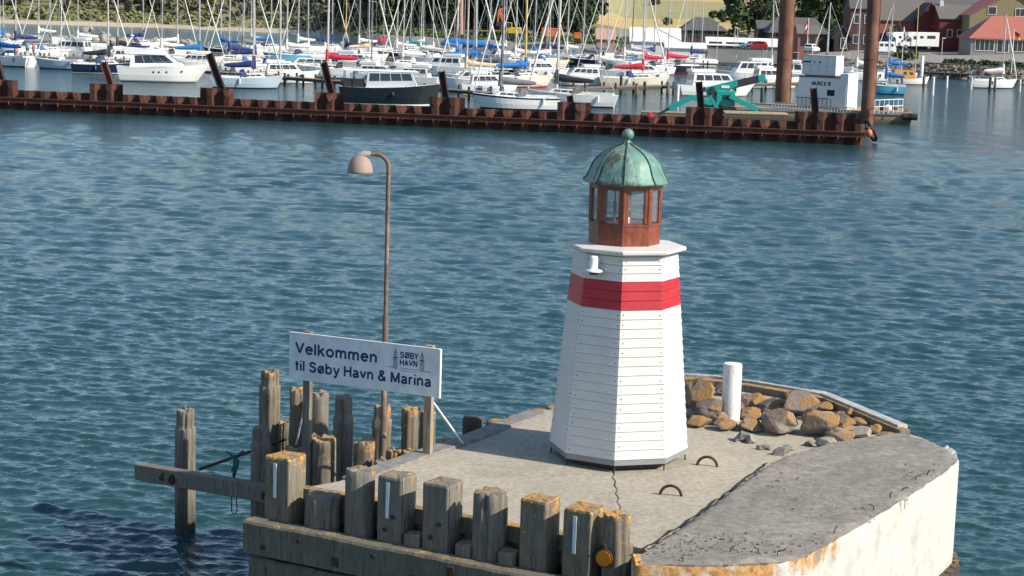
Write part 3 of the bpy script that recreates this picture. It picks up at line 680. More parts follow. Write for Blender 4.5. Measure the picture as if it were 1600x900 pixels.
# far edge timbers left of the lighthouse
for i, (x, y, ww, hh, mt, lb) in enumerate([(738, 664, 33, 26, 'dark_wood', 'dark stub pile standing behind the kerb, right of the sign'),
        (775, 663, 34, 14, 'lichen_wood', 'low orange topped timber right of the dark stub pile'), (806, 657, 34, 14, 'lichen_wood', 'low orange timber midway along the back kerb'),
        (842, 648, 36, 15, 'lichen_wood', 'broad orange timber beside the lighthouse shadow'), (862, 641, 20, 12, 'lichen_wood', 'last low timber behind the lighthouse left wall'),
        (700, 692, 34, 12, 'lichen_wood', 'low orange timber behind the right sign leg')]):
    p = P(x, y + hh / 2 + 2, 2.8); s_ = F_PX / p.y; z1 = zat(p, y - hh / 2 + 4)
    m_ = MB(); r_ = ww / 2 / s_
    m_.lathe([(r_, 0), (r_, z1 + 1), (r_ * .93, z1 + 1.03), (r_ * .5, z1 + 1.05)], 14, (0, 0, -1))
    o = m_.build('timber_pile', mt, None, (p.x, p.y, 0)); tag(o, lb, 'pile', 'low piles along the back kerb')

# ------------------------------------------------------------------ lighthouse
lc = P(966, 693.5, 3.2); lh = thing('lighthouse', 'small white octagonal plank lighthouse with red band and green copper dome', 'lighthouse', (lc.x, lc.y, 3.0))
PH = R(-6)                               # a corner points almost at the camera
yaw = -math.atan2(lc.x, lc.y)
PH = PH - yaw * 0
def octa(r, z, ph=PH): return [Vector((r * math.sin(ph + k * math.pi / 4), -r * math.cos(ph + k * math.pi / 4), z)) for k in range(8)]
ZB, ZT, RB, RT = 0.2, 3.27, 1.075, 0.80
def rad(z): return RB + (RT - RB) * (z - ZB) / (ZT - ZB)
def plank_shell(z0, z1, nplank, name, mat):
    m_ = MB(); hgt = (z1 - z0) / nplank
    for i in range(nplank):
        a, b = z0 + i * hgt, z0 + (i + 1) * hgt
        lo, hi, g = octa(rad(a) + 0.016, a), octa(rad(b - .007) + .004, b - .007), octa(rad(b) - .008, b - .006); g2 = octa(rad(b) - .012, b)
        bt = octa(rad(a) - .012, a)
        for k_ in range(8):
            n_ = (k_ + 1) % 8; m_.add([lo[k_], lo[n_], hi[n_], hi[k_]], [(0, 1, 2, 3)])
            m_.add([hi[k_], hi[n_], g[n_], g[k_]], [(0, 1, 2, 3)]); m_.add([g[k_], g[n_], g2[n_], g2[k_]], [(0, 1, 2, 3)])
            m_.add([bt[k_], bt[n_], lo[n_], lo[k_]], [(0, 1, 2, 3)])
    return m_.build(name, mat, lh)
w1 = plank_shell(0.2, 2.47, 16, 'lower_planking', 'white_plank')
w2 = plank_shell(2.47, 2.90, 3, 'red_band', 'red_plank')
w3 = plank_shell(2.90, 3.27, 3, 'upper_planking', 'white_plank')
m = MB().lathe([(rad(.2) - .14, .02), (rad(.2) - .14, .22)], 8, ph=PH, smooth=False); m.build('core', 'dark_wood', lh)
m = MB().lathe([(RB - .01, .11), (RB + .005, .11), (RB + .005, .198), (RB - .01, .198)], 8, ph=PH, smooth=False); m.build('plinth', 'steel_grey', lh)
for k_ in range(8):
    v = octa(RB - .02, 0)[k_]; m = MB().tube([(v.x, v.y, 0), (v.x, v.y, .085)], .012, 6); m.build('foot', 'rust_iron', lh)
# nail heads along the corner boards
for (sh, z0, z1, np_) in ((w1, .2, 2.47, 16), (w2, 2.47, 2.90, 3), (w3, 2.90, 3.27, 3)):
    m = MB(); q = random.Random(np_)
    for i in range(np_):
        z = z0 + (z1 - z0) * (i + .42) / np_
        for k_ in range(8):
            a, b = octa(rad(z) + .010, z)[k_], octa(rad(z) + .010, z)[(k_ + 1) % 8]; nrm = Vector(((a.x + b.x), (a.y + b.y), 0)).normalized()
            for t_ in (.07, .93):
                c_ = a.lerp(b, t_ + q.uniform(-.012, .012)) + Vector((0, 0, q.uniform(-.012, .012)))
                m.tube([c_ - nrm * .004, c_ + nrm * .006], q.uniform(.005, .010), 6)
    m.build('nail_heads', 'rust_iron', sh)['kind'] = 'stuff'
# gallery cap
m = MB().lathe([(RT - .02, 3.272), (.93, 3.315), (.935, 3.355), (.92, 3.372), (.45, 3.40)], 8, ph=PH, smooth=False); m.build('gallery', 'white_plank', lh, bevel=.006)
# lantern
RL = 0.55; za, zb_, zc = 3.39, 3.70, 4.33
m = MB().lathe([(RL, za), (RL, zb_)], 8, ph=PH, smooth=False); m.build('lantern_base', 'varnished_wood', lh)
m = MB().lathe([(RL + .012, zb_ - .003), (RL + .012, zb_ + .03), (RL - .05, zb_ + .035)], 8, ph=PH, smooth=False, cap=False); m.build('sill', 'varnished_wood', lh)
cs = octa(RL - .02, 0)
for k_ in range(8):
    a, b = cs[k_], cs[(k_ + 1) % 8]; d = (b - a).normalized(); nrm = Vector((a.x + b.x, a.y + b.y, 0)).normalized()
    m = MB().lathe([(.035, zb_ + .03), (.035, zc)], 8, (a.x, a.y, 0)); m.build('corner_post', 'varnished_wood', lh)
    m = MB(); mid = (a + b) / 2; ang = math.atan2(d.y, d.x); wdt = (b - a).length
    m.box((mid.x, mid.y, zc - .045), (wdt - .05, .05, .09), ang)
    for t_, ww in ((.12, .045), (.88, .045)):
        c_ = a.lerp(b, t_); m.box((c_.x, c_.y, (zb_ + zc) / 2 - .02), (ww, .045, zc - zb_ - .12), ang)
    fr = m.build('window_frame', 'varnished_wood', lh)
    m = MB().box((mid.x, mid.y, (zb_ + zc) / 2), (wdt * .72, .006, zc - zb_ - .10), ang); m.build('pane', 'lantern_glass', fr)
m = MB().lathe([(.02, 3.62), (.05, 3.70), (.05, 3.78), (.015, 3.80), (.015, 4.2)], 12, (.03, 0, 0)).lathe([(.035, 3.9), (.05, 4.0), (.035, 4.1)], 12, (.03, 0, 0)); m.build('lamp', 'boat_white', lh)
m = MB().lathe([(.012, 3.6), (.012, 4.2)], 8, (-.16, .02, 0)).box((-.16, .02, 3.95), (.05, .05, .16)); m.build('lamp_bracket', 'steel_grey', lh)
# dome: ogee profile over eight gores with raised seams
prof = [(.555, 4.235), (.655, 4.265), (.66, 4.28), (.615, 4.33), (.578, 4.40), (.553, 4.47), (.52, 4.545), (.465, 4.62), (.39, 4.69), (.29, 4.75), (.17, 4.80), (.08, 4.835), (.045, 4.87), (.035, 4.89)]
m = MB(); seg = 6; vs = []
for r_, z in prof:
    c8 = octa(r_, z)
    for k_ in range(8):
        a, b = c8[k_], c8[(k_ + 1) % 8]; out = Vector((a.x + b.x, a.y + b.y, 0)).normalized()
        for j in range(seg):
            t_ = j / seg; vs.append(a.lerp(b, t_) + out * (math.sin(math.pi * t_) * .028 * (r_ / .6)) - Vector((0, 0, (math.sin(math.pi * t_) * .012 if z < 4.29 else 0))))
vs = [Vector((v.x, v.y, v.z + .075)) for v in vs]
nn = 8 * seg
m.add(vs, [(i * nn + j, i * nn + (j + 1) % nn, (i + 1) * nn + (j + 1) % nn, (i + 1) * nn + j) for i in range(len(prof) - 1) for j in range(nn)], 0, True)
dome = m.build('dome_roof', 'verdigris_copper', lh)
for k_ in range(8):
    pts = [octa(r_ + .004, z + .079)[k_] for r_, z in prof[1:-1]]
    MB().tube(pts, .013, 6).build('seam', 'seam_copper', dome)
m = MB().lathe([(.055, 4.93), (.06, 4.95), (.03, 4.975), (.035, 4.99)], 14).ball((0, 0, 5.065), .09, 14); m.build('finial', 'verdigris_copper', lh)
for o in lh.children:
    if o.name.split('.')[0] in ('lantern_base', 'sill', 'corner_post', 'window_frame', 'lamp', 'lamp_bracket', 'dome_roof', 'finial'): o.location.x = -.035
# wall lamp under the gallery
fa = octa(rad(3.1) + .02, 3.1); c_ = fa[7].lerp(fa[0], .33); nrm = Vector((fa[7].x + fa[0].x, fa[7].y + fa[0].y, 0)).normalized(); c_ = c_ + nrm * .12
wl_ = MB().lathe([(.04, .16), (.06, .15), (.068, .11), (.068, -.03), (.125, -.05), (.145, -.078), (.07, -.084)], 16, (c_.x, c_.y, 3.11))
wl_.tube([(c_.x, c_.y, 3.2), (c_.x - nrm.x * .1, c_.y - nrm.y * .1, 3.22)], .012, 6)
wo = wl_.build('wall_lamp', 'boat_white', lh)
MB().lathe([(.06, -.085), (.07, -.10), (.065, -.125), (.03, -.13)], 14, (c_.x, c_.y, 3.11)).build('diffuser', 'window_glass', wo)

# ------------------------------------------------------------------ white bollard, rings
p = P(1141, 655, 3); zt = zat(p, 568); s_ = F_PX / p.y
prof = [(15.2 / s_, 0), (15 / s_, zt - 3.03), (14 / s_, zt - 3.0)]
m = MB().lathe(prof, 24); tag(m.build('bollard', 'white_post_paint', None, (p.x, p.y, 3)), 'white painted round bollard standing at the edge of the boulders', 'bollard')
for x, y, lb in ((1105, 728, 'rusty half ring set in the deck close to the lighthouse'), (1048, 774, 'rusty half ring set in the deck nearer the camera')):
    p = P(x, y, 3.0); pts = [(-.155 * math.cos(math.pi * i / 14), 0, .155 * math.sin(math.pi * i / 14) - .01) for i in range(15)]
    o = MB().tube(pts, .022, 8).build('mooring_ring', 'rust_iron', None, p); o.rotation_euler.z = R(-12); tag(o, lb, 'mooring ring', 'iron rings in the deck')
# rebar stubs along the slab
for i, (x, y) in enumerate([(1448, 742), (1432, 750), (1408, 768), (1392, 778), (1366, 796), (1303, 834), (1140, 862), (1186, 864), (1216, 868)]):
    p = P(x, y, 3.16); q = random.Random(i)
    m = MB().tube([(0, 0, -.03), (q.uniform(-.03, .03), 0, .05), (q.uniform(-.10, .10), q.uniform(-.05, .05), q.uniform(.07, .11))], .009, 5)
    tag(m.build('rebar_stub', 'rust_iron', None, p), f'{ORD[i]} bent rusty bar counting from the far right corner of the slab', 'rebar', 'rusty bars sticking out of the slab')
m = MB(); q = random.Random(77)
for i in range(260):
    x, y = q.choice([(1090, 850), (1160, 855), (1060, 858), (1220, 850), (1300, 800), (1420, 740), (1200, 760)]); px, py = q.gauss(x, 34), q.gauss(y, 9)
    p = P(px, py, 3.165)
    # only inside the slab outline
    ins = False; jn = len(spoly0) - 1
    for j in range(len(spoly0)):
        a, b = spoly0[j], spoly0[jn]
        if (a[1] > p.y) != (b[1] > p.y) and p.x < (b[0] - a[0]) * (p.y - a[1]) / (b[1] - a[1]) + a[0]: ins = not ins
        jn = j
    if not ins: continue
    r_ = q.uniform(.008, .024); vs, fs = lump(r_, (1, 1, .6), i, 1, .5); m.add([(v[0] + p.x, v[1] + p.y, v[2] + 3.165) for v in vs], fs)
tag(m.build('gravel', 'rough_slab'), 'loose gravel and crumbs on the rough slab', 'gravel', kind='stuff')

# ------------------------------------------------------------------ timber piles
def pile_mesh(r, z0, z1, shape='round', step=None, seed=0, rag=.02, lean=(0, 0)):
    q_ = random.Random(seed); m_ = MB()
    if shape == 'square':
        n_ = 64; hs = r; prof_ = []; cks = [(q_.uniform(0, 6.28), q_.uniform(.012, .035), q_.uniform(.2, .9)) for _ in range(5)]
        zs = [z0, z0 + (z1 - z0) * .5, z1 - .25, z1 - .1, z1 - .03, z1]
        for zi, z in enumerate(zs):
            ring = []
            for j in range(n_):
                a = 2 * math.pi * (j + .5) / n_; c, s2 = math.cos(a), math.sin(a)
                # superellipse keeps the corners but lets them wear
                e = 0.16; x = math.copysign(abs(c) ** e, c) * hs; y = math.copysign(abs(s2) ** e, s2) * hs
                g = noise.noise(Vector((x * 9 + seed, y * 9, z * .7))) * .014 - sum(cd * (1 - min(1, abs((a - ca + math.pi) % (2 * math.pi) - math.pi) / .07)) for ca, cd, cl in cks if z > z1 - cl); k_ = 1 + g / hs - (.06 if zi == len(zs) - 1 else 0)
                ring.append((x * k_, y * k_, z + (noise.noise(Vector((x * 6, y * 6, seed))) * rag if zi >= len(zs) - 2 else 0)))
            prof_.append(ring)
    else:
        n_ = 44; prof_ = []
        cracks = [(q_.uniform(0, 6.28), q_.uniform(.025, .07)) for _ in range(4)]
        zs = [z0, z0 + (z1 - z0) * .3, z0 + (z1 - z0) * .5, z0 + (z1 - z0) * .65] + [z1 - k_ * .13 for k_ in range(8, 0, -1) if z1 - k_ * .13 > z0 + (z1 - z0) * .67] + [z1 - .04, z1]
        if step: zs = sorted(set([z for z in zs if abs(z - step) > .05] + [step - .012, step + .012]))
        for zi, z in enumerate(zs):
            ring = []; rr = r * (1 - .015 * zi / len(zs)) * (.85 if step and z > step else 1)
            for j in range(n_):
                a = 2 * math.pi * j / n_; k_ = rr + noise.noise(Vector((math.cos(a) * 2.2 + seed * 3, math.sin(a) * 2.2, z * .5))) * .03
                for ca, cd in cracks:
                    dd = abs((a - ca + noise.noise(Vector((ca * 3, z * 1.3, seed))) * .35 + math.pi) % (2 * math.pi) - math.pi)
                    if dd < .16: k_ -= cd * (1 - dd / .16) * (.4 + .6 * min(1, max(0, (z - z0) / (z1 - z0))))
                if z == z1: k_ *= .93
                ring.append((math.cos(a) * k_, math.sin(a) * k_, z + (noise.noise(Vector((math.cos(a) * 2, math.sin(a) * 2, seed * 2.7))) * rag * 1.6 if z >= z1 - .05 else 0)))
            prof_.append(ring)
    vs = [v for ring in prof_ for v in ring]
    m_.add(vs, [(i * n_ + j, i * n_ + (j + 1) % n_, (i + 1) * n_ + (j + 1) % n_, (i + 1) * n_ + j) for i in range(len(prof_) - 1) for j in range(n_)], 0, shape == 'round')
    top = prof_[-1]; c_ = (0, 0, sum(v[2] for v in top) / n_ - .006)
    mid = [((v[0]) * .5, v[1] * .5, v[2] * .5 + c_[2] * .5 + noise.noise(Vector((v[0] * 20, v[1] * 20, seed))) * .008) for v in top]
    m_.add(top + mid + [c_], [(j, (j + 1) % n_, n_ + (j + 1) % n_, n_ + j) for j in range(n_)] + [(n_ + j, n_ + (j + 1) % n_, 2 * n_) for j in range(n_)])
    return m_
front = [('sq', 446, 62, 711, 'lichen_wood', True, 'squared front pile with a reflector strip, leftmost of the front row'),
         ('rd', 505, 58, 771, 'grey_wood', False, 'low cut round pile between the first two tall front piles'),
         ('rd', 562, 50, 733, 'grey_wood', False, 'tall round pile with a split top, second tall pile of the front row'),
         ('sq', 620, 60, 741, 'grey_wood', True, 'squared front pile with reflector strip and rust stain, right of the split round one'),
         ('sq', 691, 62, 752, 'grey_wood', False, 'squared front pile without any strip, left of the round pile'),
         ('rd', 766, 57, 768, 'grey_wood', False, 'round front pile between two plain squared piles'),
         ('sq', 843, 62, 777, 'lichen_wood', False, 'squared front pile with orange lichen and no reflector strip'),
         ('sq', 911, 66, 792, 'lichen_wood', True, 'squared front pile with reflector strip beside the amber reflector'),
         ('rd', 962, 44, 803, 'lichen_wood', False, 'round pile covered in yellow lichen at the right end, carrying the amber reflector')]
for i, (sh, x, wpx, ty, mt, refl, lb) in enumerate(front):
    p = P(x, baseline(x), 3); s_ = F_PX / p.y; zt = zat(p, ty)
    if sh == 'sq': r_ = wpx / s_ / 2 / 1.30 * 1.02
    else: r_ = wpx / s_ / 2
    t_ = thing('timber_pile', lb, 'pile', (p.x, p.y, 0), ROWANG, 'timber piles along the front of the pier')
    pile_mesh(r_, -2.5, zt, 'square' if sh == 'sq' else 'round', None, i + 1, .03).build('post', mt, t_)
    if refl:
        MB().box((-.02, -r_ - .012, zt - .33), (.05, .012, .50)).build('reflector_strip', 'reflector', t_)
    for (bx, bz) in (((-.06, zt - .75), (.07, zt - .55)) if i in (3, 4) else ((.02, zt - .95),)):
        MB().tube([(bx, -r_ + .01, bz), (bx, -r_ - .02, bz)], .035, 8).build('bolt', 'rust_iron', t_)
    if i == 8:
        MB().tube([(-.06, -r_ - .03, zt - .55), (-.06, -r_ - .065, zt - .55)], .105, 20).build('amber_reflector', 'amber', t_)
        MB().tube([(-.06, -r_ - .02, zt - .55), (-.06, -r_ - .055, zt - .55)], .122, 20).tube([(-.06, -r_ - .02, zt - .42), (-.06, -r_ - .04, zt - .36)], .02, 6).build('reflector_ring', 'rust_iron', t_)
for i, (x, off, lb) in enumerate([(650, .02, 'short stub post hidden low between two squared front piles'), (797, .02, 'short stub post right of the round front pile'), (730, .0, 'short dark stub post left of the round front pile')]):
    p = P(x, baseline(x) + 4, 3); o = pile_mesh(.12, -2, 2.78, 'square', None, 40 + i).build('timber_pile', 'grey_wood', None, (p.x, p.y, 0)); o.rotation_euler.z = ROWANG
    tag(o, lb, 'pile', 'short stubs between the front piles')
# standing piles left of the deck: x, width, top row, distance, step row, material
back = [(289, 33, 640, None, 668, 'grey_wood', 'lone cracked pile in open water, far left, crossed by a beam'),
        (422, 34, 580, 32.6, 602, 'lichen_wood', 'tallest round pile, orange topped, in the left cluster'),
        (408, 33, 668, 31.6, 692, 'grey_wood', 'round pile with a stepped top where the long beam ends'),
        (464, 24, 607, 32.0, None, 'lichen_wood', 'slim pile just left of the left sign leg'),
        (498, 31, 613, 31.6, None, 'grey_wood', 'split pile just right of the left sign leg'),
        (537, 31, 619, 30.8, 650, 'grey_wood', 'tall straight pile right of the split one'),
        (503, 46, 684, 29.2, None, 'lichen_wood', 'thick low pile with bright orange top in the left cluster'),
        (570, 36, 690, 29.4, None, 'lichen_wood', 'low round pile left of the lamp pole foot'),
        (597, 31, 634, 32.0, 655, 'lichen_wood', 'orange topped pile right behind the lamp pole'),
        (641, 28, 638, 32.2, None, 'lichen_wood', 'dark pile behind the right sign leg, left one of a pair'),
        (668, 26, 642, 32.4, None, 'lichen_wood', 'dark pile behind the right sign leg, right one of a pair'),
        (445, 20, 660, 32.4, None, 'lichen_wood', 'short orange block pile at the foot of the left cluster'),
        (616, 27, 703, 29.0, None, 'lichen_wood', 'low orange stub right of the lamp pole foot'),
        (642, 30, 705, 28.9, None, 'lichen_wood', 'flat orange stub left of the right sign leg'),
        (602, 38, 722, 28.1, None, 'grey_wood', 'short pale stub next to the deck corner below the lamp pole'),
        (462, 34, 701, 30.2, None, 'grey_wood', 'low stub at the foot of the left sign brace')]
for i, (x, wpx, ty, Y, stp, mt, lb) in enumerate(back):
    p = P(x, 832, 0) if Y is None else PD(x, ty, Y)
    if Y is None: lone = p.copy()
    s_ = F_PX / p.y; zt = zat(p, ty)
    o = pile_mesh(wpx / 2 / s_, -2.5, zt, 'round', None if stp is None else zat(p, stp), 20 + i * 3, .05).build('timber_pile', mt, None, (p.x, p.y, 0))
    tag(o, lb, 'pile', 'round piles standing left of the pier')
# long beam bolted to the lone pile
ba = P(218, 735, 1.25); bb = PD(420, 775, 31.3); bb.z = 1.15
ba.y = lone.y - .30; bb.y = 31.0
ba = PD(218, 736, ba.y); bb = PD(425, 772, bb.y)
t_ = thing('timber_beam', 'long dark horizontal beam bolted across the lone pile at the left', 'beam', ba)
MB().beam((0, 0, 0), bb - ba, .24, .29).build('beam', 'grey_wood', t_, bevel=.012)
for k_ in (.28, .97):
    c_ = (bb - ba) * k_; MB().tube([c_ + Vector((0, -.11, 0)), c_ + Vector((0, -.19, 0))], .09, 12).tube([c_ + Vector((0, -.19, 0)), c_ + Vector((0, -.26, 0))], .035, 8).build('bolt', 'rust_iron', t_)
c_ = (bb - ba) * .2; MB().tube([c_ + Vector((0, -.11, .02)), c_ + Vector((0, -.18, .02))], .08, 12).build('bolt', 'rust_iron', t_)
# iron tie rod and teal rope
ra, rb_ = PD(312, 733, 33.5), PD(447, 686, 31.6)
t_ = MB().tube([ra, rb_], .028, 8).build('tie_rod', 'rust_iron'); tag(t_, 'rusty tie rod slanting from the lone pile to the left cluster', 'rod')
c_ = ra.lerp(rb_, .42); pts = []
q = random.Random(3); m = MB()
for k_ in range(5): m.tube([c_ + Vector((q.uniform(-.08, .08), -.04, .05)), c_ + Vector((q.uniform(-.1, .1), -.06, -.05)), c_ + Vector((q.uniform(-.05, .05), -.05, -.2 - .06 * k_))], .018, 5)
m.tube([c_ + Vector((-.16, 0, .1)), c_ + Vector((0, -.05, .03)), c_ + Vector((.17, 0, .12))], .02, 5)
m.tube([c_ + Vector((0, -.05, -.2)), c_ + Vector((-.05, -.05, -.6)), c_ + Vector((-.04, -.05, -1.0)), c_ + Vector((0, -.05, -1.06)), c_ + Vector((.06, -.05, -1.0)), c_ + Vector((.04, -.05, -.7)), c_ + Vector((0, -.05, -.25))], .012, 5)
tag(m.build('mooring_rope', 'rope_teal'), 'tangle of teal rope hanging from the tie rod', 'rope')

# ------------------------------------------------------------------ street lamp
lb0 = PD(598, 722, 28.7); lb0.z = 2.2
sl_ = thing('street_lamp', 'tall rusty lamp post with a faded bell shade, behind the sign', 'lamp post', lb0)
topz = zat(lb0, 262) - lb0.z; s_ = F_PX / lb0.y
MB().tube([(0, 0, 0), (0, 0, topz * .55)], .045, 12).build('lower_pole', 'rust_pole', sl_)
MB().tube([(0, 0, topz * .55), (0, 0, topz * .553)], .052, 12).build('joint_collar', 'rust_pole', sl_)
rr = .20; pts = [(0, 0, topz * .55)] + [(0, 0, topz)] + [(-rr + rr * math.cos(a * math.pi / 16), 0, topz + rr * math.sin(a * math.pi / 16)) for a in range(1, 9)] + [(-.36, 0, topz + rr)]
MB().tube(pts, .034, 12).build('arm', 'rust_pole', sl_)
sx, sz = -.44, topz + rr
MB().tube([(-.28, 0, sz), (-.38, 0, sz), (-.46, 0, sz - .03), (-.50, 0, sz - .07)], [.045, .055, .06, .045], 12).build('holder', 'lamp_cap', sl_)
prof = [(.045, 0), (.10, -.02), (.15, -.07), (.185, -.15), (.20, -.24), (.205, -.275), (.195, -.275), (.18, -.2), (.13, -.08), (.04, -.03)]
sh = MB().lathe(prof, 24, (sx, 0, sz - .02)).build('lamp_shade', 'lamp_shade', sl_)
MB().ball((sx, 0, sz - .22), .07, 10).build('bulb', 'boat_white', sh)

# ------------------------------------------------------------------ sign
TL, TR, BL, BR = PD(453, 519, 29.1), PD(688, 547, 28.0), PD(452, 590, 29.1), PD(687, 623, 28.0)
zt_, zb2 = (TL.z + TR.z) / 2, (BL.z + BR.z) / 2
ax = Vector((TR.x - TL.x, TR.y - TL.y, 0)); WS = ax.length; HS = zt_ - zb2; ang = math.atan2(ax.y, ax.x)
mid = (TL + TR) / 2
sg = thing('welcome_sign', 'white harbour welcome sign with dark blue lettering on two wooden legs', 'sign', (mid.x, mid.y, 3.0), ang)
zt_ -= 3; zb2 -= 3
MB().box((0, 0, (zt_ + zb2) / 2), (WS, .035, HS)).build('board', 'sign_white', sg, bevel=.004)
MB().box((WS / 2 + .004, -.004, (zt_ + zb2) / 2), (.03, .05, HS + .01)).box((0, .0, zt_ + .008), (WS, .045, .012)).build('frame', 'boat_white', sg)
bo = [o for o in sg.children if o.name.startswith('board')][0]
def arc(cx_, cy_, rx, ry, a0, a1, n_=14): return [(cx_ + rx * math.cos(R(a0 + (a1 - a0) * i / n_)), cy_ + ry * math.sin(R(a0 + (a1 - a0) * i / n_))) for i in range(n_ + 1)]
GL = {
 'V': (.70, [[(.03, 1), (.35, .07), (.67, 1)]]), 'e': (.62, [[(.07, .385), (.56, .385)] + arc(.32, .36, .25, .30, 8, 325, 22)]),
 'l': (.16, [[(.08, 0), (.08, 1)]]), 'i': (.16, [[(.08, 0), (.08, .71)], [(.08, .87), (.08, 1)]]), 't': (.38, [[(.19, .93), (.19, .2)] + arc(.31, .18, .12, .12, 180, 275, 6), [(.02, .66), (.37, .66)]]),
 'k': (.58, [[(.08, 0), (.08, 1)], [(.52, .71), (.08, .27)], [(.25, .43), (.55, 0)]]), 'o': (.66, [arc(.33, .36, .26, .30, 0, 360, 24)]),
 'm': (.92, [[(.08, 0), (.08, .71)], [(.08, .40)] + arc(.27, .44, .18, .22, 180, 0, 10) + [(.45, 0)], [(.46, .42)] + arc(.65, .44, .18, .22, 180, 0, 10) + [(.83, 0)]]),
 'n': (.60, [[(.08, 0), (.08, .71)], [(.08, .40)] + arc(.30, .43, .21, .23, 180, 0, 12) + [(.51, 0)]]), 'r': (.38, [[(.08, 0), (.08, .71)], [(.08, .38)] + arc(.32, .42, .24, .24, 180, 85, 8)]),
 'a': (.60, [arc(.29, .47, .205, .19, 165, 0, 10) + [(.495, .14), (.57, .02)], [(.49, .40), (.32, .37), (.15, .32), (.08, .20), (.12, .09), (.24, .05), (.38, .09), (.49, .22)]]),
 'v': (.56, [[(.03, .71), (.28, .07), (.53, .71)]]), 'y': (.58, [[(.03, .71), (.31, .04)], [(.56, .71), (.28, -.07), (.21, -.19), (.06, -.21)]]), 'b': (.66, [[(.08, 0), (.08, 1)], arc(.33, .36, .25, .30, 0, 360, 24)]),
 'S': (.72, [[(.62, .74), (.57, .87), (.37, .94), (.17, .88), (.10, .73), (.17, .60), (.36, .53), (.55, .46), (.64, .30), (.57, .12), (.37, .05), (.15, .11), (.08, .28)]]),
 'ø': (.66, [arc(.33, .36, .26, .30, 0, 360, 24), [(.07, .0), (.59, .72)]]), 'Ø': (.82, [arc(.41, .5, .34, .44, 0, 360, 24), [(.10, -.02), (.72, 1.02)]]),
 'H': (.74, [[(.08, 0), (.08, 1)], [(.66, 0), (.66, 1)], [(.08, .54), (.66, .54)]]), 'M': (.86, [[(.08, 0), (.08, 1)], [(.78, 0), (.78, 1)], [(.08, .97), (.43, .09), (.78, .97)]]),
 'B': (.68, [[(.08, 0), (.08, 1)], [(.08, .94)] + arc(.38, .74, .2, .20, 90, -90, 8) + [(.08, .54)], [(.36, .54)] + arc(.40, .30, .22, .24, 90, -90, 8) + [(.08, .06)]]),
 'Y': (.66, [[(.02, 1), (.33, .42), (.33, 0)], [(.64, 1), (.33, .42)]]), 'A': (.68, [[(.03, 0), (.34, .93), (.65, 0)], [(.14, .32), (.54, .32)]]), 'N': (.72, [[(.08, 0), (.08, 1), (.64, 0), (.64, 1)]]),
 'U': (.72, [[(.08, 1), (.08, .34)] + arc(.36, .34, .28, .29, 180, 360, 12) + [(.64, 1)]]), 'C': (.74, [arc(.41, .5, .33, .44, 45, 315, 20)]), 'K': (.70, [[(.08, 0), (.08, 1)], [(.64, 1), (.08, .38)], [(.27, .58), (.66, 0)]]), 'I': (.16, [[(.08, 0), (.08, 1)]]),
 '&': (.76, [[(.70, .02), (.24, .64), (.19, .78), (.24, .91), (.36, .95), (.48, .90), (.50, .78), (.42, .66), (.20, .50), (.09, .37), (.08, .21), (.18, .08), (.33, .05), (.49, .12), (.61, .28), (.66, .45)]])}
def text(s, x0, x1, ytop, ybot, parent, mat='sign_ink', wt=.15, y=-.0185, gap=.13):
    items = []; x = 0
    for ch in s:
        if ch == ' ': x += .34; continue
        w_, st = GL[ch]; items.append((x, st)); x += w_ + gap
    tot = x - gap; kx = (x1 - x0) / tot; kz = ytop - ybot; m_ = MB(); n_l = 0
    for gx, st0 in items:
        st = []
        for pl in st0:          # break strokes at sharp corners
            cur = [pl[0]]
            for i in range(1, len(pl)):
                cur.append(pl[i])
                if i < len(pl) - 1:
                    a_, b_ = Vector(pl[i]) - Vector(pl[i - 1]), Vector(pl[i + 1]) - Vector(pl[i])
                    if a_.length > 0 and b_.length > 0 and a_.angle(b_) > R(75): st.append(cur); cur = [pl[i]]
            st.append(cur)
        for pl in st:
            n_l += 1; pts = [Vector(((gx + a) * kx, b * kz)) for a, b in pl]; hw_ = wt * kz / 2; vs = []; closed = (pts[0] - pts[-1]).length < 1e-5
            for i, p in enumerate(pts):
                d0 = (p - pts[i - 1]).normalized() if i else ((p - pts[-2]).normalized() if closed else None); d1 = (pts[i + 1] - p).normalized() if i < len(pts) - 1 else ((pts[1] - p).normalized() if closed else None)
                if d0 is None: d0 = d1
                if d1 is None: d1 = d0
                n0 = Vector((-d0.y, d0.x)); n1 = Vector((-d1.y, d1.x)); nn_ = (n0 + n1).normalized(); k_ = hw_ / max(.80, nn_.dot(n0))
                vs += [(x0 + p.x + nn_.x * k_, y - .0002 * (n_l % 5), ybot + p.y + nn_.y * k_), (x0 + p.x - nn_.x * k_, y - .0002 * (n_l % 5), ybot + p.y - nn_.y * k_)]
            m_.add(vs, [(2 * i, 2 * i + 1, 2 * i + 3, 2 * i + 2) for i in range(len(pts) - 1)])
    return m_.build('lettering', mat, parent)
def fx(f): return -WS / 2 + f * WS
def fy(f): return zt_ - f * HS
text('Velkommen', fx(.045), fx(.594), fy(.185), fy(.425), bo, wt=.205)
text('til Søby Havn & Marina', fx(.042), fx(.948), fy(.575), fy(.795), bo, wt=.205)
text('SØBY', fx(.745), fx(.862), fy(.13), fy(.255), bo, wt=.22)
text('HAVN', fx(.745), fx(.858), fy(.29), fy(.41), bo, wt=.22)
m = MB()
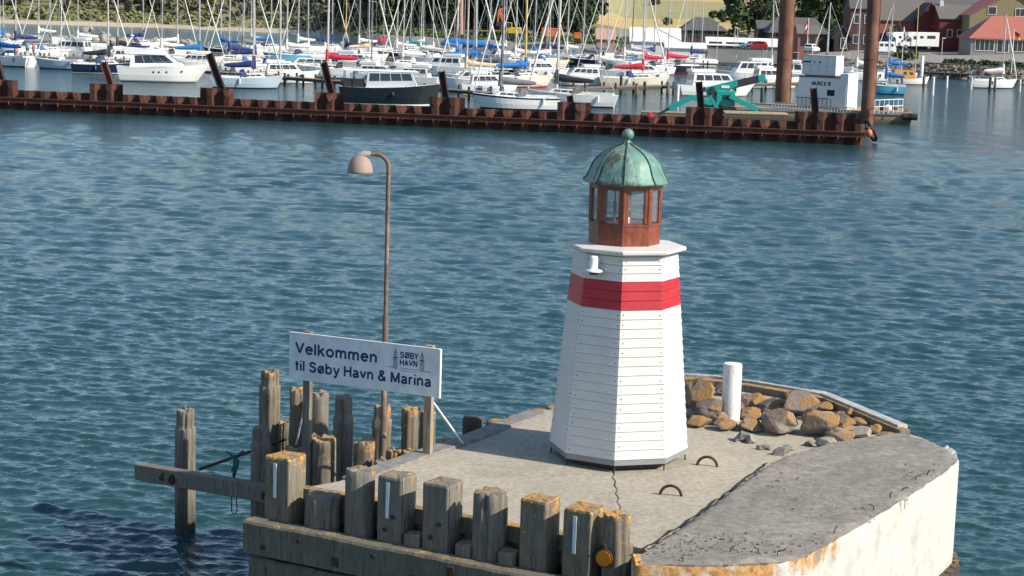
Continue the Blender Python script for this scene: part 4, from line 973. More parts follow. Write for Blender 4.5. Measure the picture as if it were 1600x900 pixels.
for c_ in (.715, .888):
    x = fx(c_); zt2, zb3 = fy(.42 if c_ < .8 else .44), 0
    hw = .038
    top = fy(.27); base_ = fy(.50)
    for sgn in (-1, 1): m.beam((x + sgn * hw * .75, -.0195, top), (x + sgn * hw, -.0195, base_), .002, .006)
    for k_ in range(-1, 2): m.beam((x + k_ * hw * .35, -.0195, top), (x + k_ * hw * .45, -.0195, base_), .002, .0035)
    for k_ in range(6): zz = top + (base_ - top) * (k_ + 1) / 6; m.box((x, -.0195, zz), (hw * 1.75, .002, .003))
    m.box((x, -.0195, top + .004), (hw * 2.2, .003, .016))
    m.box((x, -.0195, top + .05), (hw * 1.2, .002, .004))
    for k_ in (-1, 0, 1): m.beam((x + k_ * hw * .5, -.0195, top), (x + k_ * hw * .5, -.0195, top + .05), .002, .005)
    for k_ in (-1, -.35, .35, 1): m.beam((x + k_ * hw * .75, -.0195, top + .05), (x, -.0195, top + .125), .002, .005)
    m.beam((x, -.0195, top + .12), (x, -.0195, top + .15), .002, .004)
wave = lambda x0, x1, z: [(x0 + (x1 - x0) * i / 16, -.0195, z + .006 * math.sin(i * 1.3)) for i in range(17)]
for pts in (wave(fx(.672), fx(.70), fy(.47)), wave(fx(.745), fx(.862), fy(.475)), wave(fx(.905), fx(.945), fy(.49))): m.tube(pts, .003, 4)
m.build('emblem', 'sign_ink', bo)
m = MB()
for k_ in range(12): m.box((fx(.753 + k_ * .009), -.0195, fy(.522)), (.012 if k_ % 3 else .018, .002, .008))
m.build('small_print', 'sign_ink', bo)
legr = PD(663, 715, 28.05); legl = PD(477, 700, 29.0)
mt_ = Matrix.Rotation(-ang, 3, 'Z')
def loc(p): return mt_ @ (Vector(p) - Vector((mid.x, mid.y, 3)))
for lp, zlow in ((loc(legr), .03), (loc(legl), -2.2)):
    MB().box((lp.x, .075, (zt_ + .04 + zlow) / 2), (.13, .10, zt_ + .04 - zlow)).build('leg', 'pale_wood' if zlow > 0 else 'grey_wood', sg, bevel=.008)
b0 = loc(PD(672, 622, 28.2)); b1 = loc(P(724, 694, 3.02)); MB().tube([b0, b1], .018, 8).build('brace', 'white_post_paint', sg)
b0 = loc(PD(479, 618, 29.2)); b1 = loc(PD(463, 694, 30.0)); MB().tube([b0, b1], .016, 8).build('brace', 'white_post_paint', sg)

# ================================================================== SHEET PILE WALL
W0 = P(-260, 159, 0); W1 = P(1352, 227, 0); W0.z = W1.z = 0
wd = (W1 - W0).normalized(); wn_ = Vector((wd.y, -wd.x, 0)); WL = (W1 - W0).length
sp = thing('sheet_pile_wall', 'long rusty steel sheet pile wall standing in the harbour water', 'sheet pile wall', W0, math.atan2(wd.y, wd.x))
def wall_s(px):     # position along the wall seen at column px
    lo, hi = 0, WL
    for _ in range(40):
        m_ = (lo + hi) / 2
        if proj(W0 + wd * m_)[0] < px: lo = m_
        else: hi = m_
    return m_
raised = [(-10, 31), (142, 197), (311, 368), (486, 545), (665, 725), (868, 925), (1070, 1130), (1237, 1342)]
rs = [(wall_s(a), wall_s(b)) for a, b in raised]
PT, DP = 1.45, 0.42
def corr(s0_, s1_, z0, z1, yoff=0.0):
    m_ = MB(); pts = []; i0 = int(s0_ / (PT / 4)); s_ = s0_; n_ = int(math.ceil((s1_ - s0_) / (PT / 4)))
    prof_ = [(0, -DP / 2), (.30, -DP / 2), (.5, DP / 2), (.80, DP / 2), (1.0, -DP / 2)]
    k0 = math.floor(s0_ / PT); pts = []
    while k0 * PT < s1_:
        for f_, y_ in prof_[:4]:
            x = (k0 + f_) * PT
            if s0_ - .01 <= x <= s1_ + .01: pts.append((x, y_ + yoff))
        k0 += 1
    vs = [(x, y, z) for z in (z0, z1) for x, y in pts] + [(x, y + .03, z) for z in (z0, z1) for x, y in pts]; n_ = len(pts)
    m_.add(vs, [(j, j + 1, n_ + j + 1, n_ + j) for j in range(n_ - 1)] + [(2 * n_ + j + 1, 2 * n_ + j, 3 * n_ + j, 3 * n_ + j + 1) for j in range(n_ - 1)] + [(n_ + j, n_ + j + 1, 3 * n_ + j + 1, 3 * n_ + j) for j in range(n_ - 1)])
    return m_
corr(0, WL, -3, 1.62).build('sheeting', 'rust_sheet', sp)
for a, b in rs: corr(a, b, 1.6, 2.42, -.01).build('raised_sheeting', 'rust_sheet', sp)
m = MB(); m.box((WL / 2, -DP / 2 - .14, .98), (WL, .26, .07)).box((WL / 2, -DP / 2 - .14, .62), (WL, .26, .07)).box((WL / 2, -DP / 2 - .08, .80), (WL, .06, .32))
wale = m.build('waling', 'rust_waling', sp)
m = MB(); k_ = 0
while k_ * PT < WL:
    m.box((k_ * PT + .2, -DP / 2 - .29, .56), (.07, .07, .30)); k_ += 1
m.build('tie_bolts', 'rust_bright', sp)['kind'] = 'stuff'
k_ = 0
while (k_ + .15) * PT < WL - .6:
    x = (k_ + .15) * PT; k_ += 1
    if proj(W0 + wd * x)[0] < -40 or any(abs(x - e_) < .45 for ab in rs for e_ in ab): continue
    up = any(a < x < b for a, b in rs); zt2 = 2.30 if up else 1.60
    MB().add([(x - .26, -DP / 2 - .05, zt2), (x + .26, -DP / 2 - .05, zt2), (x + .20, -DP / 2 - .05, zt2 - .42), (x, -DP / 2 - .05, zt2 - .62), (x - .15, -DP / 2 - .05, zt2 - .42),
              (x - .26, -DP / 2 + .02, zt2), (x + .26, -DP / 2 + .02, zt2), (x + .20, -DP / 2 + .02, zt2 - .42), (x, -DP / 2 + .02, zt2 - .62), (x - .15, -DP / 2 + .02, zt2 - .42)],
             [(4, 3, 2, 1, 0), (0, 1, 6, 5), (1, 2, 7, 6), (2, 3, 8, 7), (3, 4, 9, 8), (4, 0, 5, 9)]).build('bracket', 'rust_bright' if (k_ * 7) % 5 in (0, 2) else 'rust_waling', sp)
# raking H piles
for i, (x0, y0, x1, y1, lb) in enumerate([(8, 148, -6, 92, 'at the left edge of the picture'), (176, 142, 162, 98, 'in front of the navy hulled boat'), (350, 148, 327, 84, 'left of the small white sailing boat'),
        (521, 158, 506, 98, 'left of the black motor boat'), (699, 170, 690, 112, 'at the bow of the black motor boat'), (894, 180, 890, 150, 'shortest of all, behind the white sailing boats'), (1097, 186, 1092, 128, 'in front of the teal crane'), (1275, 190, 1271, 138, 'in front of the barge ladder')]):
    s_ = wall_s(x0); b = W0 + wd * s_ + wn_ * (-.55) ; yb = b.y
    a = PD(x0, y0, yb); c_ = PD(x1, y1, yb + 1.2); d = (c_ - a); low = a - d * ((a.z - 1.0) / d.z)
    m = MB(); side = wd
    for off_, ww, hh in ((Vector((0, 0, 0)), .46, .09),): pass
    u = d.normalized(); xx = (wd - u * wd.dot(u)).normalized(); yy = u.cross(xx)
    def bar(cx_, cy_, wx, wy):
        vs = []
        for p in (low, c_):
            for i_, j_ in ((-1, -1), (1, -1), (1, 1), (-1, 1)): vs.append(p + xx * (cx_ + i_ * wx / 2) + yy * (cy_ + j_ * wy / 2) - low)
        m.add(vs, [(3, 2, 1, 0), (4, 5, 6, 7), (0, 1, 5, 4), (1, 2, 6, 5), (2, 3, 7, 6), (3, 0, 4, 7)])
    bar(-.24, 0, .06, .5); bar(.24, 0, .06, .5); bar(0, 0, .42, .06)
    tag(m.build('steel_pile', 'rust_dark' if i not in (1,) else 'rust_waling', None, low), f'raking dark steel pile behind the rusty wall, {lb}', 'steel pile', 'raking steel piles along the sheet wall')
# tyre fenders at the wall end
e = P(1350, 222, 0)
for i, (dx, dz, lb) in enumerate([(0.2, 1.3, 'upper tyre fender on the end of the rusty wall'), (.7, .55, 'lower tilted tyre fender on the end of the rusty wall')]):
    ring = [(0.12 * 0, .38 * math.cos(a * math.pi / 8), .38 * math.sin(a * math.pi / 8)) for a in range(17)]
    o = MB().tube(ring, .14, 8, cap=False).build('tyre_fender', 'black_rubber', None, (e.x + dx, e.y - .1, dz)); o.rotation_euler = (0, R(-18), R(20)); tag(o, lb, 'tyre fender', 'tyres on the wall end')
o = MB().ball((0, 0, 0), .27, 10, (1, 1, 1.2)).tube([(0, 0, .3), (0, 0, .5)], .06, 8).build('buoy', 'orange_paint', None, (e.x + .25, e.y - .55, .75)); tag(o, 'red orange buoy hanging between the tyres at the wall end', 'buoy')

# ================================================================== BOATS
def hull_mesh(L_, B, fb, stripe=True, bowrake=.10, sternw=.72, sheer=.22, keel=.35, fine=.62):
    m_ = MB(); n_ = 16; secs = []
    for i in range(n_ + 1):
        t_ = i / n_; x = -L_ / 2 + L_ * t_
        bw_ = B / 2 * (sternw + (1 - sternw) * math.sin(min(1, t_ / .45) * math.pi / 2)) if t_ < .45 else B / 2 * max(.02, (1 - ((t_ - .45) / .55) ** (2.3 if fine < .7 else 3)))
        zs = fb * (1 + sheer * (t_ - .35) ** 2 * 2.2 + (.12 * t_))
        row = []
        for u, (fb_, fz) in enumerate([(1, 1), (.985, .86), (.95, .45), (.88, .12), (.84, .04), (.5, -.6)]):
            z = zs * fz if fz > 0 else -keel * (1 - abs(t_ - .45) * 1.2)
            xr = x - (1 - max(0, fz)) * bowrake * L_ * (t_ ** 3) + (1 - max(0, fz)) * .04 * L_ * ((1 - t_) ** 6)
            row.append((xr, bw_ * fb_, z))
        secs.append(row)
    for sgn in (1, -1):
        for i in range(n_):
            for k in range(5):
                a, b, c, d = secs[i][k], secs[i + 1][k], secs[i + 1][k + 1], secs[i][k + 1]
                vs = [(v[0], v[1] * sgn, v[2]) for v in (a, b, c, d)]
                mi = 1 if k == 3 and stripe else (2 if k >= 4 else 0)
                if k == 0 and stripe == 2: mi = 1
                m_.add(vs, [(0, 1, 2, 3) if sgn < 0 else (3, 2, 1, 0)], mi, True)
    # transom
    row = secs[0]; vs = [(v[0], v[1], v[2]) for v in row] + [(v[0], -v[1], v[2]) for v in row[::-1]]; m_.add(vs, [tuple(range(len(vs)))], 0)
    deck_ = MB(); vs = []
    for s_ in secs: vs += [(s_[0][0], s_[0][1] * .97, s_[0][2] - .03), (s_[0][0], 0, s_[0][2] + .03), (s_[0][0], -s_[0][1] * .97, s_[0][2] - .03)]
    fs = []
    for i in range(n_): fs += [(3 * i, 3 * i + 1, 3 * i + 4, 3 * i + 3), (3 * i + 1, 3 * i + 2, 3 * i + 5, 3 * i + 4)]
    deck_.add([v for v in vs], fs, 0)
    def dz(x):
        t_ = (x + L_ / 2) / L_; return fb * (1 + sheer * (t_ - .35) ** 2 * 2.2 + .12 * t_)
    def hb(x):
        t_ = (x + L_ / 2) / L_; i = min(n_ - 1, max(0, int(t_ * n_))); f_ = t_ * n_ - i; return secs[i][0][1] * (1 - f_) + secs[i + 1][0][1] * f_
    return m_, deck_, dz, hb
def coach(m_, x0, x1, w0, w1, z0f, h, slope=.5, aft=.1, top=.82, mi=0):
    # tapered deckhouse: four lower and four upper corners
    za_, zb3 = z0f(x0), z0f(x1)
    lo = [(x0, -w0, za_ - .05), (x1, -w1, zb3 - .05), (x1, w1, zb3 - .05), (x0, w0, za_ - .05)]
    hi = [(x0 + aft, -w0 * top, za_ + h), (x1 - slope, -w1 * top, zb3 + h * .86), (x1 - slope, w1 * top, zb3 + h * .86), (x0 + aft, w0 * top, za_ + h)]
    m_.add(lo + hi, [(4, 5, 6, 7), (0, 1, 5, 4), (1, 2, 6, 5), (2, 3, 7, 6), (3, 0, 4, 7)], mi); return lo, hi
def side_windows(m_, lo, hi, n_, t0=.12, t1=.9, v0=.35, v1=.8, gap=.12, out=.012, ends=True):
    for (a, b, c, d) in ((lo[0], lo[1], hi[1], hi[0]), (lo[2], lo[3], hi[3], hi[2])):
        a, b, c, d = map(Vector, (a, b, c, d)); nrm = (b - a).cross(d - a).normalized() * out
        for i in range(n_):
            u0 = t0 + (t1 - t0) * (i + gap / 2) / n_; u1 = t0 + (t1 - t0) * (i + 1 - gap / 2) / n_
            f_ = lambda u, v: (a.lerp(b, u)).lerp(d.lerp(c, u), v) + nrm
            m_.add([f_(u0, v0), f_(u1, v0), f_(u1, v1), f_(u0, v1)], [(0, 1, 2, 3)])
    if ends:
        for (a, b, c, d) in ((lo[1], lo[2], hi[2], hi[1]), (lo[3], lo[0], hi[0], hi[3])):
            a, b, c, d = map(Vector, (a, b, c, d)); nrm = (b - a).cross(d - a).normalized() * out
            for u0, u1 in ((.08, .46), (.54, .92)):
                f_ = lambda u, v: (a.lerp(b, u)).lerp(d.lerp(c, u), v) + nrm
                m_.add([f_(u0, v0), f_(u1, v0), f_(u1, v1), f_(u0, v1)], [(0, 1, 2, 3)])
def rails(L_, dz, hb, h=.6, x0=-.48, x1=.47, n_=9):
    m_ = MB()
    for sgn in (-1, 1):
        xs = [L_ * (x0 + (x1 - x0) * i / n_) for i in range(n_ + 1)]
        m_.tube([(x, sgn * hb(x) * .94, dz(x) + h) for x in xs], .016, 4)
        m_.tube([(x, sgn * hb(x) * .94, dz(x) + h * .5) for x in xs], .010, 4)
        for x in xs: m_.tube([(x, sgn * hb(x) * .94, dz(x)), (x, sgn * hb(x) * .94, dz(x) + h)], .016, 4)
    return m_
def sailboat(p, head, L_, hull='boat_white', cover='canvas_blue', jib='sail_white', hood='canvas_navy', label='', group=None, mast='mast_alu', mh=1.28, stripe='canvas_navy', mastx=.10, sheer2=False, cabin='boat_white', fat=1.0, hoodon=True, lean=0, fenders=1, near=False, genoa=True):
    B = L_ * .33 if L_ < 9 else L_ * .30; fb = .75 + L_ * .045
    t_ = thing('sailboat', label, 'sailing boat', p, head, group); t_.rotation_euler[0] = lean
    hm, dk, dz, hb = hull_mesh(L_, B, fb, 2 if sheer2 else True)
    hm.build('hull', [hull, stripe, 'antifoul'], t_); dk.build('deck', 'boat_cream' if L_ > 9 else 'boat_white', t_)
    m_ = MB(); lo, hi = coach(m_, -.08 * L_, .26 * L_, B * .34, B * .20, dz, .42, .5, .05); cb = m_.build('cabin', cabin, t_, bevel=.03)
    m_ = MB(); side_windows(m_, lo, hi, 3, ends=False); m_.build('windows', 'window_glass', cb)
    m_ = MB()
    for sgn in (-1, 1): m_.box((-.27 * L_, sgn * B * .33, dz(-.27 * L_) + .1), (.34 * L_, .12, .24))
    m_.box((-.45 * L_, 0, dz(-.45 * L_) + .1), (.08, B * .6, .24)).build('cockpit_coaming', cabin, t_)
    H = L_ * mh; mx = mastx * L_; z0 = dz(mx) + .35
    r_ = (.055 + L_ * .0045) * fat
    ms = MB().tube([(mx, 0, z0 - .3), (mx - .01 * H, 0, z0 + H)], [r_, r_ * .8], 8).build('mast', mast, t_)
    m_ = MB()
    for f_ in ((.52,) if L_ < 8.5 else (.36, .68)):
        m_.tube([(mx - .05, -B * .34, z0 + H * f_), (mx, 0, z0 + H * f_ - .05), (mx - .05, B * .34, z0 + H * f_)], .024, 4)
    m_.build('spreaders', mast, ms)
    bz = z0 + .75; bl_ = .40 * L_
    boom = MB().tube([(mx - .1, 0, bz), (mx - bl_, 0, bz + .05)], .06, 6).build('boom', mast, t_)
    if cover:
        k_ = 7; pts = [(mx - .02 - bl_ * i / k_, 0, bz + .20 + (.22 * (1 - i / k_) ** 3) - .05 * (i / k_)) for i in range(k_ + 1)]
        rr_ = [.24, .22, .19, .17, .16, .15, .13, .08]; rr_[0] = .16
        mm = MB().tube(pts, [x * (1.15 + L_ * .03) for x in rr_], 8, sq=1.25); mm.tube([(mx + .02, 0, bz - .2), (mx + .01, 0, bz + 1.2)], [.26, .17], 8)
        mm.build('sail_cover', cover, t_)
    top_ = Vector((mx - .01 * H, 0, z0 + H)); bow_ = Vector((.485 * L_, 0, dz(.485 * L_) + .1))
    if genoa:
        b2 = bow_ + (top_ - bow_) * .93; k_ = [bow_.lerp(b2, i / 5) for i in range(6)]
        MB().tube(k_, [.05 * fat, .085 * fat, .085 * fat, .075 * fat, .06 * fat, .045 * fat], 6).build('furled_sail', jib, t_)
    m_ = MB(); wr = .013
    m_.tube([bow_, top_], wr, 4); m_.tube([(-.48 * L_, 0, dz(-.48 * L_)), top_], wr, 4)
    for sgn in (-1, 1):
        m_.tube([(mx - .05, sgn * hb(mx) * .93, dz(mx)), (mx - .05, sgn * B * .34, z0 + H * (.52 if L_ < 8.5 else .68)), (mx - .01 * H, 0, z0 + H * .97)], wr, 4)
        m_.tube([(mx - .3, sgn * hb(mx) * .93, dz(mx)), (mx, 0, z0 + H * .5)], wr, 4)
    m_.build('rigging', 'wire', t_)
    if hoodon and hood:
        x0 = -.06 * L_; vs = []; n_ = 8; wdh = B * .33; hh = .75
        for k_, (xx_, hf) in enumerate(((x0 + .45, .45), (x0 + .1, .95), (x0 - .35, 1.0))):
            for j in range(n_ + 1):
                a = math.pi * j / n_; vs.append((xx_, math.cos(a) * wdh, dz(x0) + .1 + (math.sin(a) ** .6) * hh * hf))
        fs = [(k_ * (n_ + 1) + j, k_ * (n_ + 1) + j + 1, (k_ + 1) * (n_ + 1) + j + 1, (k_ + 1) * (n_ + 1) + j) for k_ in range(2) for j in range(n_)] + [tuple(range(n_ + 1))]
        MB().add(vs, fs, 0, False).build('sprayhood', hood, t_)
    rails(L_, dz, hb, .55).build('railing', 'wire', t_)
    q_ = random.Random(int(p[0] * 10))
    for i in range(fenders * 2):
        x = L_ * (-.3 + .2 * i); sgn = -1 if i % 2 else 1
        MB().tube([(x, sgn * (hb(x) + .1), dz(x) - .05), (x, sgn * (hb(x) + .11), dz(x) - .6)], [.09, .09], 7).build('fender', q_.choice(['boat_white', 'canvas_navy', 'canvas_blue']), t_)
    return t_, dz, hb
def head_deg(a): return R(a)    # 0 = bow to the right, 180 = bow to the left, 90 = bow away

# ---- front row, one by one
G1 = 'boats moored nearest, behind the rusty wall'
sailboat(P(8, 103), R(150), 9.5, 'boat_white', 'canvas_blue', hood='canvas_blue', label='white sailing boat with blue sprayhood at the left edge, stern towards the wall', group=G1)
sailboat(P(92, 108), R(165), 6.8, 'boat_pale_blue', None, hood=None, label='small pale sailing boat without sail cover, second from the left in the front row', group=G1, mastx=-.05)
sailboat(P(160, 115), R(10), 7.6, 'boat_navy', 'canvas_black', hood='canvas_navy', label='navy hulled sailing boat with black sail cover, left of the large motor yacht', group=G1, stripe='boat_white')
sailboat(P(386, 138), R(8), 7.9, 'boat_pale_blue', 'canvas_navy', hood='canvas_navy', label='small pale blue grey sailing boat with navy cover and dinghy, right of the motor yacht', group=G1, mastx=.09)
sailboat(P(806, 171), R(184), 8.4, 'boat_white', 'canvas_grey', hood='canvas_grey', label='white sailing boat with dark mast and grey cover, right of the black motor boat', group=G1, mast='mast_dark', mastx=.18, stripe='canvas_navy', sheer2=True)
sailboat(P(893, 166), R(172), 9.2, 'boat_white', 'canvas_black', hood='canvas_grey', label='glossy white sailing boat with black boom cover and grey sprayhood', group=G1, mastx=.17, fat=1.5)
sailboat(P(990, 137), R(6), 9.0, 'boat_cream', 'canvas_red', hood='canvas_navy', label='cream sailing boat with pink red sail cover, bow to the right', group=G1, mastx=.12)
sailboat(P(1552, 138), R(8), 7.0, 'boat_white', 'canvas_white', hood=None, label='small white sailing boat with two dark fenders near the right edge', group=G1, mastx=.18, fat=1.2)
def motor_yacht(p, head, L_, label, fly=True):
    t_ = thing('motor_yacht', label, 'motor yacht', p, head, G1); B = L_ * .32
    hm, dk, dz, hb = hull_mesh(L_, B, 1.6, True, .16, .9, .30, .4)
    hm.build('hull', ['boat_white', 'boat_grey', 'antifoul'], t_); dk.build('deck', 'boat_white', t_)
    m_ = MB(); lo, hi = coach(m_, -.36 * L_, .22 * L_, B * .42, B * .30, dz, 1.45, 1.9, .1, .80); cb = m_.build('cabin', 'boat_white', t_, bevel=.06)
    m_ = MB(); side_windows(m_, lo, hi, 4, .10, .90, .30, .88, .06); m_.build('windows', 'window_glass', cb)
    z1 = dz(-.2 * L_) + 1.45
    m_ = MB(); m_.add([(-.42 * L_, -B * .36, z1), (.02 * L_, -B * .33, z1 - .05), (.05 * L_, 0, z1 - .05), (.02 * L_, B * .33, z1 - .05), (-.42 * L_, B * .36, z1),
                       (-.44 * L_, -B * .37, z1 + .8), (-.05 * L_, -B * .30, z1 + .6), (-.02 * L_, 0, z1 + .6), (-.05 * L_, B * .30, z1 + .6), (-.44 * L_, B * .37, z1 + .8)],
                      [(0, 1, 6, 5), (1, 2, 7, 6), (2, 3, 8, 7), (3, 4, 9, 8), (4, 0, 5, 9), (5, 6, 7, 8, 9)]); fb_ = m_.build('flybridge', 'boat_white', t_, bevel=.05)
    MB().box((-.30 * L_, 0, z1 + .83), (.26 * L_, B * .70, .12)).build('cover', 'canvas_navy', fb_)
    MB().add([(-.10 * L_, -B * .28, z1 + .5), (-.05 * L_, -B * .27, z1 + .5), (-.02 * L_, 0, z1 + .5), (-.05 * L_, B * .27, z1 + .5), (-.12 * L_, -B * .26, z1 + .72), (-.09 * L_, 0, z1 + .74), (-.12 * L_, B * .26, z1 + .72)],
             [(1, 2, 5, 4), (2, 3, 6, 5)]).build('windscreen', 'window_glass', fb_)
    m_ = MB()
    for sgn in (-1, 1): m_.tube([(-.40 * L_, sgn * B * .34, z1 + .7), (-.35 * L_, sgn * B * .22, z1 + 1.7), (-.35 * L_, 0, z1 + 1.8)], .06, 6)
    m_.ball((-.35 * L_, 0, z1 + 2.0), .24, 8, (1, 1, .5)).tube([(-.35 * L_, 0, z1 + 1.8), (-.35 * L_, 0, z1 + 3.0)], .02, 5); m_.build('radar_arch', 'boat_white', t_)
    m_ = MB()
    for x in (-.10, -.04, .04, .2): m_.tube([(x * L_, -hb(x * L_) * .96 - .01, dz(x * L_) * .68), (x * L_, -hb(x * L_) * .96 - .05, dz(x * L_) * .68)], .11, 10)
    m_.build('portholes', 'window_glass', t_)
    rails(L_, dz, hb, .6, -.1, .48).build('railing', 'wire', t_); return t_
motor_yacht(P(257, 128), R(4), 10.4, 'large white flybridge motor yacht with portholes, in the front row at the left')
# black motor boat
L_ = 9.8; t_ = thing('motor_boat', 'black hulled motor boat with white wheelhouse, behind the rusty wall', 'motor boat', P(610, 165), R(2), G1)
hm, dk, dz, hb = hull_mesh(L_, 3.1, 1.65, True, .08, .85, .25, .4)
hm.build('hull', ['boat_black', 'boat_white', 'boat_black'], t_); dk.build('deck', 'boat_white', t_)
m_ = MB(); lo, hi = coach(m_, -.24 * L_, .26 * L_, 1.15, .9, dz, 1.5, .5, .15, .88); cb = m_.build('wheelhouse', 'boat_grey', t_, bevel=.06)
m_ = MB(); side_windows(m_, lo, hi, 4, .05, .96, .42, .90, .08); m_.build('windows', 'window_glass', cb)
zr = dz(0) + 1.48
MB().add([(-.46 * L_, -1.1, zr + .02), (.27 * L_, -.85, zr - .02), (.27 * L_, .85, zr - .02), (-.46 * L_, 1.1, zr + .02), (-.45 * L_, -1.0, zr + .16), (.24 * L_, -.75, zr + .12), (.24 * L_, .75, zr + .12), (-.45 * L_, 1.0, zr + .16)],
         [(3, 2, 1, 0), (4, 5, 6, 7), (0, 1, 5, 4), (1, 2, 6, 5), (2, 3, 7, 6), (3, 0, 4, 7)]).build('roof', 'boat_white', t_, bevel=.03)
for sgn in (-1, 1):
    for x in (-.45, -.36): MB().tube([(x * L_, sgn * 1.0, dz(x * L_)), (x * L_, sgn * 1.0, zr + .05)], .04, 5).build('roof_post', 'dark_steel', t_)
MB().box((-.36 * L_, 0, dz(-.3 * L_) + .35), (.2 * L_, 1.9, .75)).build('cockpit_canvas', 'canvas_black', t_)
rails(L_, dz, hb, .5, .2, .48, 4).build('railing', 'wire', t_)
MB().tube([(.02 * L_, -1.5, 1.3), (.03 * L_, -1.66, 1.0)], .16, 8).build('fender', 'black_rubber', t_)
# two motor cruisers around x = 1120
def cruiser(p, head, L_, label, tall=1.4):
    t_ = thing('motor_cruiser', label, 'motor cruiser', p, head, G1); hm, dk, dz, hb = hull_mesh(L_, L_ * .34, 1.2, True, .12, .92, .22, .4)
    hm.build('hull', ['boat_white', 'boat_grey', 'antifoul_red'], t_); dk.build('deck', 'boat_white', t_)
    m_ = MB(); lo, hi = coach(m_, -.34 * L_, .22 * L_, L_ * .15, L_ * .12, dz, tall, .9, .2, .85); cb = m_.build('wheelhouse', 'boat_white', t_, bevel=.05)
    m_ = MB(); side_windows(m_, lo, hi, 4, .06, .95, .42, .88, .12); m_.build('windows', 'window_glass', cb)
    m_ = MB().box((-.2 * L_, 0, dz(0) + tall + .2), (.3 * L_, L_ * .22, .4)); m_.build('upper_helm', 'boat_white', t_, bevel=.08)
    m_ = MB().tube([(-.3 * L_, -.6, dz(0) + tall), (-.3 * L_, -.6, dz(0) + tall + 1.6)], .03, 5).tube([(-.3 * L_, .6, dz(0) + tall), (-.3 * L_, .6, dz(0) + tall + 1.6)], .03, 5).box((-.3 * L_, 0, dz(0) + tall + 1.5), (.15, 1.4, .08)); m_.build('aerial_mast', 'mast_alu', t_)
    rails(L_, dz, hb, .6).build('railing', 'wire', t_)
    m_ = MB()
    for x in (-.2, .0, .2): m_.tube([(x * L_, -hb(x * L_) - .1, 1.1), (x * L_, -hb(x * L_) - .12, .5)], .12, 7)
    m_.build('fenders', 'canvas_navy', t_)
    return t_
cruiser(P(1118, 150), R(12), 9.6, 'white motor cruiser with raised wheelhouse right behind the teal crane')
cruiser(P(1165, 128), R(192), 9.0, 'white flybridge cruiser with sloping blue tinted windscreen behind the first cruiser', 1.7)
cruiser(P(690, 118), R(170), 8.5, 'white cabin cruiser with cream awning behind the black motor boat', 1.3)
cruiser(P(480, 118), R(185), 9.5, 'long low cream cabin cruiser on the jetty below the red sail cover', 1.0)
cruiser(P(560, 112), R(350), 8.0, 'white cabin cruiser beyond the black motor boat stern', 1.2)
for x_, y_, hd_, ll_, lb_x in ((640, 136, 170, 7.0, 'small white cabin boat right above the black motor boat roof'), (905, 134, 190, 7.2, 'small white cabin boat behind the glossy white sailing boat'), (850, 124, 12, 7.0, 'small cabin boat between masts above the glossy white sailing boat'),
        (765, 150, 8, 6.4, 'low white cabin boat tied to the jetty left of the dark masted sailing boat'), (735, 142, 184, 7.4, 'white cabin boat at the jetty right of the black motor boat'), (595, 132, 350, 7.2, 'white cabin boat behind the left half of the black motor boat'),
        (450, 130, 10, 7.4, 'white cabin boat lying at the jetty behind the red cover, lower one'), (300, 112, 186, 7.0, 'white cabin boat showing above the bow of the large motor yacht'), (205, 104, 12, 7.0, 'white cabin boat hidden behind the large motor yacht stern'), (1010, 128, 8, 6.8, 'small white cabin boat behind the cream sailing boat'), (1208, 138, 14, 7.6, 'white cabin boat left of the left barge pile')):
    cruiser(P(x_, y_), R(hd_), ll_, lb_x, 1.0 + (x_ % 5) * .08)
cruiser(P(108, 92), R(170), 9, 'white wheelhouse boat behind the small pale sailing boat', 1.5)
cruiser(P(1240, 128), R(80), 9, 'white workboat seen from astern beyond the barge', 1.5)
# blue boat, orange cabin boat
t_, _, _ = sailboat(P(1380, 147), R(170), 5.6, 'boat_blue', 'canvas_blue', hood=None, label='turquoise hulled small boat right of the tall rusty barge pile', group=G1, mastx=-.05, genoa=False)
L_ = 6.0; t_ = thing('cabin_boat', 'small white boat with orange wooden cabin beside the quay', 'boat', P(1420, 132), R(6), G1)
hm, dk, dz, hb = hull_mesh(L_, 2.2, .8, True, .06, .6, .5, .3); hm.build('hull', ['boat_white', 'teak', 'antifoul'], t_); dk.build('deck', 'teak', t_)
m_ = MB(); lo, hi = coach(m_, -.42 * L_, .12 * L_, .85, .8, dz, 1.25, .08, .05, .97); cb = m_.build('cabin', 'orange_wood', t_, bevel=.03)
m_ = MB(); side_windows(m_, lo, hi, 2, .35, .95, .5, .82, .5); m_.build('windows', 'window_glass', cb)
MB().tube([(.14 * L_, 0, .7), (.12 * L_, 0, 11.5)], .06, 8).build('mast', 'mast_yellow', t_)

